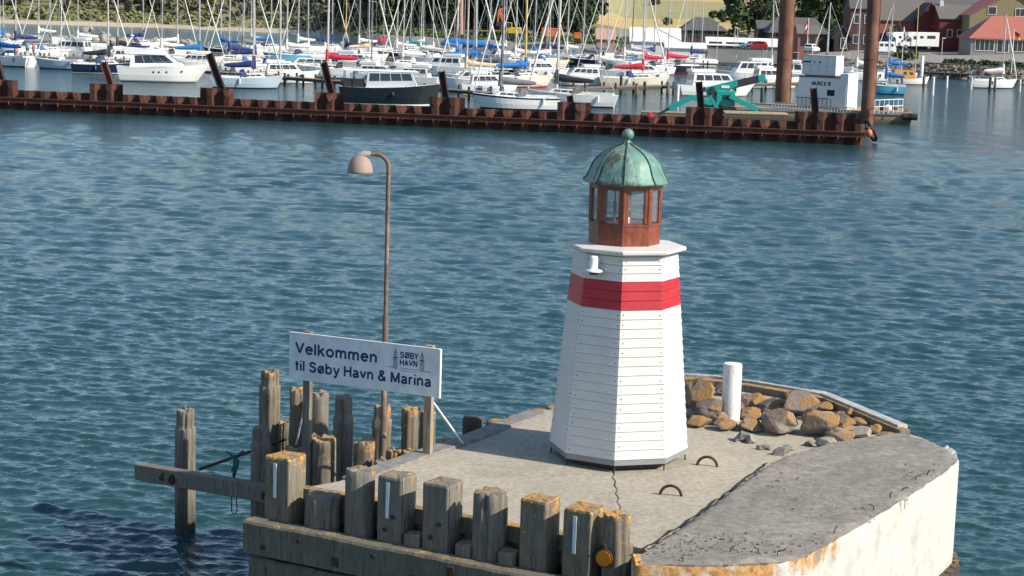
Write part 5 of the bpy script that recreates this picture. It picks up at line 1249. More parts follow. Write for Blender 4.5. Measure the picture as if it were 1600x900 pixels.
# ---- rows behind: mast column, waterline row, heading, length, hull, cover, jib
W_, C_, N_2 = 'boat_white', 'boat_cream', 'boat_navy'
rows_ = {
 'second row': [(24, 84, 205, 9, W_, 'canvas_navy', 'sail_white'), (80, 92, 20, 9.5, W_, 'canvas_grey', 'sail_white'), (183, 96, 190, 9, W_, 'canvas_black', 'sail_white'), (252, 98, 200, 9, W_, 'canvas_white', 'sail_white'),
            (313, 104, 15, 9.5, W_, 'canvas_blue', 'sail_white'), (357, 104, 200, 8.5, C_, 'canvas_navy', 'sail_white'), (399, 112, 10, 8.5, W_, 'canvas_navy', 'sail_blue'), (439, 118, 20, 11.5, W_, None, 'sail_white'),
            (510, 122, 184, 10.5, W_, 'canvas_red', 'sail_white'), (581, 120, 340, 10, N_2, None, 'sail_white'), (628, 112, 200, 9, W_, 'canvas_white', 'sail_white'), (727, 134, 190, 10, W_, 'canvas_cream', 'sail_white'),
            (787, 128, 340, 10, N_2, 'canvas_grey', 'sail_white'), (821, 136, 20, 10.5, C_, 'canvas_blue', 'sail_white'), (936, 122, 165, 9, W_, 'canvas_white', 'sail_white'), (1004, 116, 195, 9, W_, 'canvas_red', 'sail_red'),
            (1042, 114, 200, 9.5, 'boat_navy', 'canvas_red', 'sail_white'), (1205, 124, 15, 9, W_, 'canvas_white', 'sail_white'), (1337, 126, 185, 9, W_, 'canvas_white', 'sail_white'), (1387, 124, 185, 8, W_, 'canvas_blue', 'sail_white')],
 'third row': [(7, 76, 15, 9, W_, 'canvas_blue', 'sail_white'), (121, 80, 185, 9, W_, 'canvas_white', 'sail_white'), (278, 88, 20, 9, W_, 'canvas_white', 'sail_white'), (344, 88, 160, 9, N_2, 'canvas_blue', 'sail_white'), (379, 90, 200, 9, C_, 'canvas_grey', 'sail_white'),
            (447, 98, 195, 10, 'boat_blue', 'canvas_white', 'sail_white'), (482, 98, 20, 9, C_, 'canvas_white', 'sail_white'), (539, 96, 160, 9.5, W_, 'canvas_navy', 'sail_white'), (577, 98, 20, 9, W_, 'canvas_cream', 'sail_white'),
            (619, 94, 195, 9, N_2, 'canvas_white', 'sail_white'), (656, 102, 160, 10, W_, 'canvas_white', 'sail_white'), (677, 100, 20, 9, W_, 'canvas_white', 'sail_white'), (712, 110, 160, 10.5, 'boat_blue', 'canvas_blue', 'sail_white'),
            (744, 112, 15, 10.5, W_, 'canvas_blue', 'sail_white'), (804, 106, 190, 9, W_, 'canvas_white', 'sail_white'), (833, 106, 200, 9, W_, 'canvas_blue', 'sail_white'), (859, 108, 20, 9.5, C_, 'canvas_white', 'sail_white'),
            (909, 104, 160, 10, N_2, 'canvas_grey', 'sail_white'), (974, 108, 190, 9.5, W_, 'canvas_white', 'sail_white'), (1079, 104, 200, 9, W_, 'canvas_navy', 'sail_white'), (1096, 100, 15, 9, N_2, 'canvas_grey', 'sail_white'), (1290, 116, 160, 8.5, W_, 'canvas_navy', 'sail_white')],
 'fourth row': [(60, 70, 200, 8.5, W_, 'canvas_white', 'sail_white'), (225, 78, 20, 8.5, W_, 'canvas_navy', 'sail_white'), (392, 82, 160, 9, C_, 'canvas_white', 'sail_white'), (425, 84, 20, 9, W_, 'canvas_blue', 'sail_blue'), (465, 84, 200, 8.5, W_, 'canvas_white', 'sail_white'),
            (520, 84, 20, 9, W_, 'canvas_navy', 'sail_white'), (560, 86, 200, 9, W_, 'canvas_white', 'sail_white'), (600, 86, 15, 8.5, C_, 'canvas_red', 'sail_white'), (640, 88, 200, 9, W_, 'canvas_teal', 'sail_white'), (662, 88, 20, 9, W_, 'canvas_white', 'sail_white'),
            (695, 92, 200, 8.5, N_2, 'canvas_blue', 'sail_white'), (763, 96, 160, 9, W_, 'canvas_blue', 'sail_white'), (790, 94, 15, 8.5, W_, 'canvas_white', 'sail_white'), (854, 96, 160, 8.5, W_, 'canvas_navy', 'sail_white'), (885, 96, 190, 8.5, C_, 'canvas_white', 'sail_white'),
            (950, 98, 20, 9, W_, 'canvas_grey', 'sail_white'), (985, 100, 160, 9, W_, 'canvas_white', 'sail_white'), (1022, 100, 20, 8.5, W_, 'canvas_navy', 'sail_white'), (1068, 98, 200, 8.5, C_, 'canvas_black', 'sail_white')]}
CN = {'canvas_navy': 'navy', 'canvas_grey': 'grey', 'canvas_black': 'black', 'canvas_white': 'white', 'canvas_blue': 'bright blue', 'canvas_red': 'red', 'canvas_cream': 'cream', 'canvas_teal': 'teal', None: 'no'}
HN = {'boat_white': 'white', 'boat_cream': 'cream', 'boat_navy': 'navy', 'boat_blue': 'blue'}
q = random.Random(21)
for rn, lst in rows_.items():
    for i, (x, y, hd, L_, hu, cv, jb) in enumerate(sorted(lst)):
        hd = hd + q.uniform(-6, 6)
        p = P(x, y, 0); p = p - Vector((math.cos(R(hd)), math.sin(R(hd)), 0)) * (.10 * L_)
        sailboat(p, R(hd), L_ * .92, hu, cv, jib=jb, hood=q.choice(['canvas_navy', 'canvas_blue', 'canvas_grey', 'canvas_black', 'canvas_white']), mh=1.32 * q.uniform(.95, 1.12),
                 label=f'{HN[hu]} sailing boat with {CN[cv]} sail cover, {ORD[i]} from the left in the {rn}', group=f'sailing boats in the {rn} of the marina', fat=q.uniform(.7, 1.15) if L_ < 10.4 else 1.5,
                 mast='mast_yellow' if x in (539, 821) else ('mast_dark' if x in (1205 + 1, 985) else 'mast_alu'), stripe=q.choice(['canvas_navy', 'canvas_red', 'canvas_blue', 'boat_white']), fenders=1 if rn == 'second row' else 0,
                 genoa=q.random() < .62, lean=R(q.uniform(-1, 1)))

# jetties and mooring posts
def jetty(a, b, width, label, posts=8, z=.9):
    d = (b - a); ln = d.length; t_ = thing('jetty', label, 'jetty', a, math.atan2(d.y, d.x), 'timber jetties of the marina')
    m_ = MB(); k_ = int(ln / .5)
    m_.box((ln / 2, 0, z), (ln, width, .10)); m_.build('deck', 'grey_wood', t_)
    m_ = MB().box((ln / 2, -width / 2 - .06, z - .15), (ln, .12, .28)).box((ln / 2, width / 2 + .06, z - .15), (ln, .12, .28)); m_.build('side_beam', 'dark_wood', t_)
    for i in range(posts):
        for sgn in (-1, 1): MB().tube([(ln * (i + .5) / posts, sgn * (width / 2 + .1), -2), (ln * (i + .5) / posts, sgn * (width / 2 + .1), z + .5)], .13, 8).build('post', 'dark_wood', t_)
    return t_
jetty(P(330, 123), P(760, 158), 1.6, 'dark timber jetty running behind the front row of boats', 14)
jetty(P(-60, 92), P(330, 112), 1.6, 'timber jetty behind the boats at the left', 10)
jetty(P(880, 150) , P(1260, 140), 1.5, 'timber jetty behind the motor cruisers and barge', 9)
jetty(P(420, 94), P(1120, 108), 1.8, 'long jetty between the middle rows of boats', 18)
jetty(P(1440, 122), P(1640, 131), 1.4, 'narrow jetty along the stone revetment at the right', 8, 1.0)
posts = [(970, 145, 118, 'dark'), (994, 153, 130, 'grey'), (1007, 147, 127, 'grey'), (1043, 150, 128, 'grey'), (1058, 165, 133, 'white'), (1190, 158, 137, 'dark'), (1457, 149, 120, 'white'), (1443, 136, 118, 'grey'), (1479, 137, 119, 'white'), (1517, 140, 120, 'white'), (1546, 144, 120, 'dark'), (1554, 142, 121, 'grey'), (1593, 143, 124, 'white'), (1401, 145, 124, 'dark'), (1409, 134, 121, 'grey'), (1365, 165, 130, 'dark')]
for i, (x, y, ty, kd) in enumerate(sorted(posts)):
    p = P(x, y, 0); zt = zat(p, ty); o = pile_mesh(.17, -2, zt, 'round', None, 70 + i).build('mooring_post', {'dark': 'dark_wood', 'grey': 'grey_wood', 'white': 'white_post_paint'}[kd], None, (p.x, p.y, 0))
    tag(o, f'{ {"dark": "dark", "grey": "grey", "white": "whitish"}[kd]} mooring post in the water, {ORD[i]} from the left', 'mooring post', 'mooring posts standing in the marina water')

# ================================================================== BARGE
bx0, bx1 = P(1100, 184), P(1418, 195)
bd = (bx1 - bx0); bd.z = 0; bl_ = bd.length; bang = math.atan2(bd.y, bd.x)
bg_ = thing('work_barge', 'flat steel work barge moored at the end of the rusty wall', 'barge', bx0, bang)
BZ = 1.05; BW = 8.5
MB().add([(0, .0, -1), (bl_, 0, -1), (bl_, BW, -1), (0, BW, -1), (0, 0, BZ), (bl_ + .5, 0, BZ), (bl_ + .5, BW, BZ), (0, BW, BZ)], [(3, 2, 1, 0), (4, 5, 6, 7), (0, 1, 5, 4), (1, 2, 6, 5), (2, 3, 7, 6), (3, 0, 4, 7)]).build('hull', 'pale_wood', bg_, bevel=.04)
MB().box((bl_ / 2 + .2, BW / 2, BZ + .045), (bl_ + .3, BW - .3, .08)).build('deck', 'pale_wood', bg_)
MB().box((bl_ / 2 + .25, -.04, BZ - .08), (bl_ + .5, .12, .22)).build('rubbing_strake', 'steel_grey', bg_)
for i, a in enumerate((bl_ - .2, bl_ + .3)): 
    MB().tube([(a - .3, -.25, .75), (a + .5, -.25, .75)], .3, 10).build('tyre_fender', 'black_rubber', bg_)
inv = Matrix.Rotation(-bang, 3, 'Z')
def bl_pt(px, py, z): return inv @ (P(px, py, z) - bx0)
h0 = bl_pt(1262, 176, BZ + .09); h1 = bl_pt(1336, 178, BZ + .09); hx0, hx1 = h0.x, h1.x; s_ = F_PX / P(1300, 176, 1).y; hh = 62 / s_ * .81
hy = max(2.2, h0.y); dep = 2.6
hs = thing('deckhouse', 'pale blue white deckhouse container with black lettering on the barge deck', 'container', bx0 + Matrix.Rotation(bang, 3, 'Z') @ Vector(((hx0 + hx1) / 2, hy + dep / 2, BZ + .09)), bang)
hw = (hx1 - hx0)
MB().box((0, 0, hh * .5 + .02), (hw, dep, hh * .96)).build('body', 'house_white', hs, bevel=.03)
MB().box((0, 0, hh * .985), (hw + .1, dep + .1, .10)).build('roof', 'dark_steel', hs)
MB().box((hw / 2 - .9, -dep / 2 - .012, hh * .5), (.75, .03, .55)).build('window', 'window_glass', hs)
text('MUNCK III', -.75, 1.15, hh * .72 + .36, hh * .72, hs, 'cloth_dark', .2, -dep / 2 - .012)
for k_ in range(9): MB().tube([(-hw / 2 + .2 + k_ * .42, -dep / 2 - .5, 0), (-hw / 2 + .2 + k_ * .42, -dep / 2 - .5, .95)], .03, 5).build('rail_post', 'dark_steel', hs)
MB().tube([(-hw / 2, -dep / 2 - .5, .95), (hw / 2 - .9, -dep / 2 - .5, .95)], .035, 5).build('rail', 'dark_steel', hs)
wc = hs.location + Matrix.Rotation(bang - R(24), 3, 'Z') @ Vector((hw / 2 + .30, .1, 0))
tag(MB().box((0, 0, hh * .56), (.78, dep + .3, hh * 1.12)).box((0, -dep / 2 - .17, hh * .4), (.5, .03, hh * .7)).build('lit_end_box', 'house_white', None, wc, bevel=.02), 'added white box standing in for the sunlit right face of the deckhouse', 'lit_end_box').rotation_euler.z = bang - R(24)  # added box in place of the deckhouse's sunlit end face
hs.rotation_euler.z = bang - R(24); hs.scale = (.96, 1, 1)
# smaller container standing on top and behind
cz = BZ + .09 + hh + .06
cs_ = thing('container', 'small white two tone container on top of the deckhouse', 'container', hs.location + Matrix.Rotation(bang, 3, 'Z') @ Vector((-.1, .9, hh + .06)), bang - R(24))
MB().box((0, 0, .95), (3.3, 2.2, 1.85)).build('body', 'house_white', cs_, bevel=.03)
m_ = MB()
for k_ in range(5): m_.box((-1.62 + k_ * .81, -1.115, .95), (.06, .04, 1.86))
m_.box((0, -1.115, .95), (3.3, .045, .05)).box((0, -1.115, 1.86), (3.34, .05, .07)); m_.build('ribs', 'boat_grey', cs_)
MB().box((-1.2, -1.12, 1.25), (.7, .03, .14)).box((-.45, -1.12, 1.25), (.12, .03, .14)).box((0.1, -1.12, 1.25), (.12, .03, .16)).build('markings', 'cloth_dark', cs_)
# spud piles
for (x, yb, ty, rpx, lb) in ((1222, 158, -6, 11.5, 'tall rusty tubular pile on the left side of the barge'), (1355, 175.5, -30, 10, 'tall rusty tubular pile on the right side of the barge')):
    p = P(x, yb, BZ); s_ = F_PX / p.y; top = zat(p, ty)
    t_ = thing('spud_pile', lb, 'steel pile', (p.x, p.y, 0), 0, 'spud piles of the barge')
    MB().tube([(0, 0, -3), (0, 0, top)], rpx / s_, 24).build('pipe', 'rust_pile', t_)
    MB().tube([(0, 0, (top) * .45), (0, 0, top * .45 + .06)], rpx / s_ + .02, 24).build('weld_band', 'rust_sheet', t_)
    pass
    MB().tube([(rpx / s_ + .05, -.1, 0), (rpx / s_ + .05, -.1, top)], .05, 6).build('guide_rail', 'rust_bright', t_)
# ladder lying on deck
la = P(1205, 168, BZ + .25); lb_ = P(1335, 178, BZ + .25); d = (lb_ - la); ln = d.length; d.normalize(); sd = Vector((0, 0, 1))
t_ = thing('ladder', 'long grey aluminium ladder lying along the barge edge', 'ladder', la)
m_ = MB()
for k_ in (0, 1): m_.beam(Vector((0, 0, k_ * .5)), d * ln + Vector((0, 0, k_ * .5)), .06, .08)
m_.build('rails', 'mast_alu', t_); m_ = MB()
for k_ in range(int(ln / .33)): m_.tube([d * (k_ * .33 + .15), d * (k_ * .33 + .15) + Vector((0, 0, .5))], .022, 5)
m_.build('rungs', 'mast_alu', t_)
# handrail and gear at the right end
t_ = thing('handrail', 'white tubular handrail at the right end of the barge', 'railing', P(1366, 178, BZ))
a = Vector((0, 0, 0)); b = P(1410, 176, BZ) - P(1366, 178, BZ)
m_ = MB()
for k_ in range(7): m_.tube([a.lerp(b, k_ / 6), a.lerp(b, k_ / 6) + Vector((0, 0, 1.25))], .035, 5)
for z in (.65, 1.25): m_.tube([a + Vector((0, 0, z)), b + Vector((0, 0, z))], .035, 5)
m_.build('bars', 'boat_white', t_)
for i, (x, y, r_, mt, lb) in enumerate([(1378, 174, .3, 'cloth_dark', 'dark bag behind the white handrail, left'), (1388, 173, .32, 'canvas_white', 'pale sack behind the white handrail, middle'), (1398, 173, .3, 'dark_steel', 'dark drum shaped bundle behind the white handrail, right'),
        (1416, 176, .2, 'rust_bright', 'rusty bundle at the very right end of the barge'), (1318, 164, .30, 'orange_paint', 'orange buoy bag in front of the deckhouse')]):
    p = P(x, y, BZ); rock('gear_bundle', lb, 'bundle', (p.x, p.y, BZ + r_ * .6), r_ * 2.2, (1, 1, 1.3), mt, 90 + i, 'gear lying on the barge', 0, 2, .5)
for i, (x, y, lb) in enumerate([(1312, 169, 'coiled pale hose on the barge, left of two coils'), (1322, 170, 'coiled pale hose on the barge, right of two coils')]):
    p = P(x, y, BZ + .1); m_ = MB()
    for k_ in range(3): m_.tube([(.36 * math.cos(a_ * math.pi / 8), .12 * k_ - .1, .42 + .36 * math.sin(a_ * math.pi / 8)) for a_ in range(17)], .07, 6, cap=False)
    tag(m_.build('hose_coil', 'rope_pale', None, p), lb, 'hose', 'hose coils on the barge')
p = P(1297, 169, BZ + .1); tag(MB().box((0, 0, .35), (.65, .5, .7)).box((0, 0, .73), (.7, .55, .06)).build('crate', 'canvas_cream', None, p), 'cream crate left of the hose coils on the barge', 'crate')
p = P(1180, 180, BZ + .1); m_ = MB()
for k_ in range(6): m_.tube([(-2.6, k_ * .32, .12), (2.8, k_ * .32 + .15, .12)], .14, 8)
tag(m_.build('timber_stack', 'pale_wood', None, (p.x, p.y, BZ + .09)), 'flat stack of pale round timbers on the barge near the crane', 'timber')
# teal mini crane
cp = P(1134, 176, BZ + .09); s_ = F_PX / cp.y
cr = thing('crawler_crane', 'teal spider crawler crane with outrigger legs on the barge', 'crane', cp, 0)
def cpt(px, py, dy=0): v = PD(px, py, cp.y + dy) - cp; return v
m_ = MB()
for sgn in (-1, 1):
    m_.add([(x, y_ + sgn * .55, z) for y_ in (-.18, .18) for x, z in ((-.75, .12), (-.6, 0), (.75, 0), (.9, .14), (.8, .5), (-.65, .5))], [(0, 1, 2, 3, 4, 5), (11, 10, 9, 8, 7, 6)] + [(i, i + 6, (i + 1) % 6 + 6, (i + 1) % 6) for i in range(6)])
m_.build('tracks', 'black_rubber', cr)
b0, b1 = cpt(1119, 165), cpt(1150, 142)
MB().box(((b0.x + b1.x) / 2 - .1, 0, (b0.z + b1.z) / 2), (b1.x - b0.x, 1.1, b1.z - b0.z)).build('engine_cover', 'teal_paint', cr, bevel=.08)
MB().box((-.8, 0, .95), (1.3, .9, .7)).box((-1.1, 0, .6), (1.6, .7, .3)).build('slew_base', 'dark_steel', cr, bevel=.04)
c0, c1, c2 = cpt(1103, 143), cpt(1152, 131), cpt(1186, 123)
MB().beam(c0, c1, .5, .70).build('main_boom', 'teal_paint', cr, bevel=.03)
MB().beam(c1, c2, .42, .62).build('inner_boom', 'dark_steel', cr)
MB().beam(c2 - Vector((.1, 0, .05)), c2 + Vector((.55, 0, .1)), .5, .62).tube([c2 + Vector((.3, 0, -.2)), c2 + Vector((.3, 0, -.8))], .05, 6).build('boom_head', 'teal_paint', cr, bevel=.03)
MB().box((.15, -.56, 1.35), (1.1, .03, .4)).box((-.9, -.47, 1.2), (.5, .03, .5)).build('side_grille', 'dark_steel', cr)
MB().box(((c0.x + c1.x) / 2 + .3, c0.y - .29, (c0.z + c1.z) / 2 + .1), (.7, .02, .22)).build('decal', 'boat_white', cr)
MB().tube([c0 + Vector((.2, -.3, -.3)), c0.lerp(c1, .5) + Vector((0, -.32, -.5)), c1 + Vector((0, -.3, -.2)), c2 + Vector((0, -.25, -.25))], .03, 5).tube([cpt(1108, 150, -.9), cpt(1118, 168, -.9), cpt(1130, 160, -.9)], .03, 5).build('hose', 'black_rubber', cr)
MB().box((-1.25, -.2, 1.75), (.35, .6, .9)).build('control_box', 'dark_steel', cr)
MB().tube([cpt(1112, 158), cpt(1126, 136)], .09, 8).tube([cpt(1126, 150), cpt(1103, 138)], .12, 8).build('lift_cylinder', 'teal_paint', cr)
for (pts, w_) in (([(1112, 162), (1080, 152), (1045, 170)], .34), ([(1140, 150), (1160, 160), (1185, 172)], .34), ([(1108, 150), (1122, 172)], .26)):
    k_ = [cpt(x, y, -.8) for x, y in pts]; m_ = MB()
    for a, b in zip(k_, k_[1:]): m_.beam(a, b, .28, w_ * 1.25)
    lg = m_.build('outrigger_leg', 'teal_paint', cr, bevel=.02); e_ = k_[-1]; d_ = (k_[-1] - k_[-2]).normalized()
    MB().beam(e_ - d_ * .1, e_ + d_ * .9, .16, .22).box(e_ + d_ * .9 + Vector((0, 0, -.05)), (.45, .45, .1)).build('foot', 'dark_steel', lg)
p = P(1040, 178, .5); o = MB().box((0, 0, .0), (4.2, 2.0, .55)).box((0, 0, .31), (4.3, 2.1, .06)).build('float_raft', 'pale_wood', None, (p.x, p.y + 1, .3)); tag(o, 'small low raft left of the barge under the crane leg', 'raft')
p = P(1016, 182, 1.7); o = rock('buoy_bundle', 'red and white bundle of floats on the wall left of the crane', 'bundle', (p.x, p.y + .8, 1.7), .55, (1, .6, .9), 'canvas_red', 99, None, 0, 2, .5)

# ================================================================== BREAKWATER ROCKS, REVETMENT
q = random.Random(12)
for i in range(34):      # the pale rock pile behind the boats at the left
    row_ = i % 4; x = 100 + q.uniform(0, 88); f_ = 1 - abs(x - 143) / 55
    y = 70 - row_ * 8.5 * max(.25, f_) + q.uniform(-1.5, 1.5); p = PD(x, y, 338 + row_ * 2.2)
    sz = q.uniform(1.2, 2.4); rock('breakwater_rock', f'pale breakwater rock, number {ORD[i]} of the heap behind the boats at the left', 'rock', p, sz, (1, .9, .75), 'white_rock', 200 + i, 'pale rocks of the breakwater heap', q.uniform(0, 3), 2, .6)
m = MB()
for i in range(420):
    x = q.uniform(-120, 300); y = 66 + .0 * x; p = PD(x, 61 + x * .028 + q.uniform(-4.5, 2.5), 352 + q.uniform(-5, 5)); vs, fs = lump(q.uniform(.4, 1.0), (1, 1, .7), i, 1, .6)
    m.add([(v[0] + p.x, v[1] + p.y, v[2] + p.z) for v in vs], fs)
tag(m.build('breakwater_rubble', 'white_rock'), 'low pale rubble bank of the breakwater behind the boats', 'rubble', kind='stuff')
m = MB()
for i in range(900):
    px = q.uniform(930, 1700); d = q.uniform(.5, 6.5); p = land_pt(px, d); vs, fs = lump(q.uniform(.22, .5), (1, 1, .75), i, 1, .6); m.add([(v[0] + p.x, v[1] + p.y, v[2] + p.z) for v in vs], fs)
tag(m.build('stone_revetment', 'rock_grey'), 'loose stone revetment along the quay at the right', 'revetment', kind='stuff')
m = MB(); a = [land_pt(x, 6.8) for x in (1440, 1500, 1560, 1620, 1680)]
for u_, v_ in zip(a, a[1:]): m.beam(u_ + Vector((0, 0, .25)), v_ + Vector((0, 0, .25)), .7, .35)
tag(m.build('quay_coping', 'grey_concrete'), 'pale concrete coping above the stone revetment', 'quay wall')

# ================================================================== VEGETATION
def crown_mesh(seed, w_, h_, nclump, nleaf, lsize, shape='round'):
    q_ = random.Random(seed); vs = []; fs = []
    cl = []
    for i in range(nclump):
        u = q_.random(); a = q_.uniform(0, 2 * math.pi)
        zf = u; 
        if shape == 'cone': rr_ = (1 - zf) ** .7 * .5 * q_.uniform(.5, 1)
        elif shape == 'column': rr_ = .5 * math.sin(math.pi * min(1, zf * .9 + .12)) ** .5 * q_.uniform(.4, 1)
        else: rr_ = .5 * math.sqrt(max(0, 1 - (2 * zf - 1) ** 2)) * q_.uniform(.45, 1.0)
        cl.append((rr_ * w_ * math.cos(a), rr_ * w_ * math.sin(a), zf * h_, q_.uniform(.10, .2) * w_))
    for (x, y, z, r_) in cl:
        for k_ in range(nleaf):
            d = Vector((q_.gauss(0, 1), q_.gauss(0, 1), q_.gauss(0, .8))); d = d.normalized() * (r_ * q_.uniform(.5, 1.05))
            c_ = Vector((x, y, z)) + d; nrm = (d.normalized() + Vector((q_.uniform(-.6, .6), q_.uniform(-.6, .6), q_.uniform(-.2, .9)))).normalized()
            t1 = nrm.orthogonal().normalized(); t1.rotate(Matrix.Rotation(q_.uniform(0, 6.28), 3, nrm)); t2 = nrm.cross(t1); s2 = lsize * q_.uniform(.5, 1.3)
            o = len(vs); vs += [c_ + t1 * s2, c_ + t2 * s2 * .7, c_ - t1 * s2, c_ - t2 * s2 * .7]; fs.append((o, o + 1, o + 2, o + 3))
    me = bpy.data.meshes.new('crown'); me.from_pydata([tuple(v) for v in vs], [], fs); return me
def trunk_mesh(h_, r_, seed):
    q_ = random.Random(seed); m_ = MB().tube([(0, 0, -1), (q_.uniform(-.2, .2), 0, h_ * .4), (q_.uniform(-.4, .4), 0, h_)], [r_, r_ * .75, r_ * .2], 8)
    for i in range(5):
        z = h_ * q_.uniform(.25, .7); a = q_.uniform(0, 6.28); m_.tube([(0, 0, z), (math.cos(a) * h_ * .15, math.sin(a) * h_ * .15, z + h_ * .12), (math.cos(a) * h_ * .28, math.sin(a) * h_ * .28, z + h_ * .3)], [r_ * .4, r_ * .28, r_ * .08], 5)
    me = bpy.data.meshes.new('trunk'); me.from_pydata(m_.v, [], m_.f); me.materials.append(M('bark')); return me
PROTO = {}
def tree(kind, p, scale, rz, label, group, mat):
    key = (kind, mat)
    if key not in PROTO:
        if kind == 'broad': PROTO[key] = (crown_mesh(1, 9, 8.5, 60, 46, .42), 7, .35, 2.0)
        elif kind == 'tall': PROTO[key] = (crown_mesh(2, 6.5, 12.5, 64, 44, .42, 'column'), 10, .3, 2.0)
        elif kind == 'bush': PROTO[key] = (crown_mesh(3, 5, 3.2, 26, 40, .32), 2.5, .14, .2)
        elif kind == 'conifer': PROTO[key] = (crown_mesh(4, 5.5, 9.5, 54, 40, .36, 'cone'), 8.5, .25, .8)
        c_, th, tr, off_ = PROTO[key]; c_.materials.append(M(mat)); PROTO[key] = (c_, trunk_mesh(th, tr, 5), off_)
    c_, tm, off_ = PROTO[key]; t_ = thing('tree' if kind != 'bush' else 'bush', label, 'tree' if kind != 'bush' else 'bush', p, rz, group); t_.scale = scale
    o = bpy.data.objects.new('crown', c_); col.objects.link(o); o.parent = t_; o.location = (0, 0, off_)
    o = bpy.data.objects.new('trunk', tm); col.objects.link(o); o.parent = t_
# dark wood and shrub belt, as masses
def mass(name, label, cat, mats_, items, ls=.55):
    vs = []; fs = []; q_ = random.Random(len(items))
    for (p, r_, h_) in items:
        for k_ in range(int(34 * (1 + r_ * .3))):
            d = Vector((q_.gauss(0, 1), q_.gauss(0, 1), abs(q_.gauss(0, 1)))).normalized(); c_ = p + Vector((d.x * r_, d.y * r_, d.z * h_)) * q_.uniform(.75, 1.05)
            nrm = (d + Vector((q_.uniform(-.7, .7), q_.uniform(-.7, .7), q_.uniform(-.2, .7)))).normalized(); t1 = nrm.orthogonal().normalized(); t1.rotate(Matrix.Rotation(q_.uniform(0, 6.28), 3, nrm)); t2 = nrm.cross(t1); s2 = ls * q_.uniform(.5, 1.4) * (1 + r_ * .08)
            o = len(vs); vs += [tuple(c_ + t1 * s2), tuple(c_ + t2 * s2 * .7), tuple(c_ - t1 * s2), tuple(c_ - t2 * s2 * .7)]; fs.append((o, o + 1, o + 2, o + 3))
    me = bpy.data.meshes.new(name); me.from_pydata(vs, [], fs)
    for m_ in mats_: me.materials.append(M(m_))
    o = bpy.data.objects.new(name, me); col.objects.link(o); tag(o, label, cat, kind='stuff')
q = random.Random(5)
it = []
for i in range(520):
    px = q.uniform(-700, 560); d = q.uniform(16, 46); it.append((land_pt(px, d), q.uniform(.8, 2.4), q.uniform(.7, 2.0)))
mass('shrub_belt', 'light green shrubs along the far beach at the left', 'shrubs', ['foliage_dry'], it)
it = []
for i in range(330):
    px = q.uniform(-700, 600); d = q.uniform(36, 140); it.append((land_pt(px, d) + Vector((0, 0, q.uniform(0, 3))), q.uniform(2.5, 4.5), q.uniform(3.5, 8)))
mass('woodland', 'dark wooded hillside behind the far beach', 'woodland', ['foliage_brown'], it, .75)
it = []
for i in range(330):
    px = q.uniform(545, 925); d = q.uniform(58, 130); it.append((land_pt(px, d) + Vector((0, 0, q.uniform(0, 4))), q.uniform(2.5, 4), q.uniform(3.5, 8)))
mass('background_wood', 'dark wood behind the tree belt in the middle', 'woodland', ['foliage_dark'], it, .75)
it = []
for i in range(240):
    px = q.uniform(540, 1000); d = q.uniform(9, 28); it.append((land_pt(px, d), q.uniform(.5, 1.6), q.uniform(.4, 1.1)))
mass('rough_grass', 'rough grass and low scrub on the bank behind the boats', 'scrub', ['foliage_mid'], it, .35)
for i in range(30):
    px = 555 + i * 13.2 + q.uniform(-5, 5); d = q.uniform(26, 62)
    if 925 < px < 940: continue
    s2 = q.uniform(.8, 1.25); kd = q.choice(['tall', 'tall', 'broad', 'conifer'])
    tree(kd, land_pt(px, d), (s2 * 1.05, s2 * 1.05, s2), q.uniform(0, 6), f'dark tree in the belt behind the masts, {ORD[i]} from the left', 'dark trees behind the middle of the marina', q.choice(['foliage_dark', 'foliage_dark', 'foliage_mid']))
for i, (x, dd, kd, sc, mt, lb) in enumerate([(1168, 78, 'broad', 1.35, 'foliage_dark', 'large dark tree standing alone beside the yellow field'), (1151, 48, 'conifer', .85, 'foliage_mid', 'rounded green tree in front of the large dark one'), (1192, 96, 'broad', .8, 'foliage_dark', 'dark tree right behind the large lone tree'),
        (1130, 150, 'bush', .9, 'foliage_dark', 'dark bush on the field edge left of the large tree'), (1262, 115, 'broad', .9, 'foliage_dark', 'dark tree behind the left barge pile'), (1290, 92, 'broad', 1.25, 'foliage_dark', 'big dark tree above the black timber houses'), (1318, 100, 'broad', 1.1, 'foliage_dark', 'dark tree left of the tall brick house'),
        (1310, 62, 'bush', 1.0, 'foliage_mid', 'green bush above the small black shed'), (1112, 170, 'bush', .6, 'foliage_dark', 'single round bush alone in the yellow field'), (1240, 130, 'bush', 1.0, 'foliage_dark', 'dark hedge bush on the far field edge'), (1395, 18, 'bush', .42, 'foliage_mid', 'small green bush on the quay beside the white van'), (1410, 12, 'bush', .40, 'foliage_mid', 'green bush at the quay edge behind the orange cabin boat'), (1425, 14, 'bush', .42, 'foliage_mid', 'bush below the motorhome at the quay edge'),
        (1020, 230, 'bush', .7, 'foliage_dark', 'small dark bush far up the field, left'), (1040, 120, 'bush', .55, 'foliage_mid', 'bush at the lower field edge left of the brown barn')]):
    tree(kd, land_pt(x, dd), (sc, sc, sc), i * 1.3, lb, None, mt)
it = []
for i in range(150):
    px = q.uniform(1475, 1700); d = q.uniform(8, 17); it.append((land_pt(px, d), q.uniform(.5, .9), q.uniform(.5, .9)))
mass('hedge', 'dark low hedge between quay coping and restaurant terrace', 'hedge', ['foliage_dark'], it, .25)

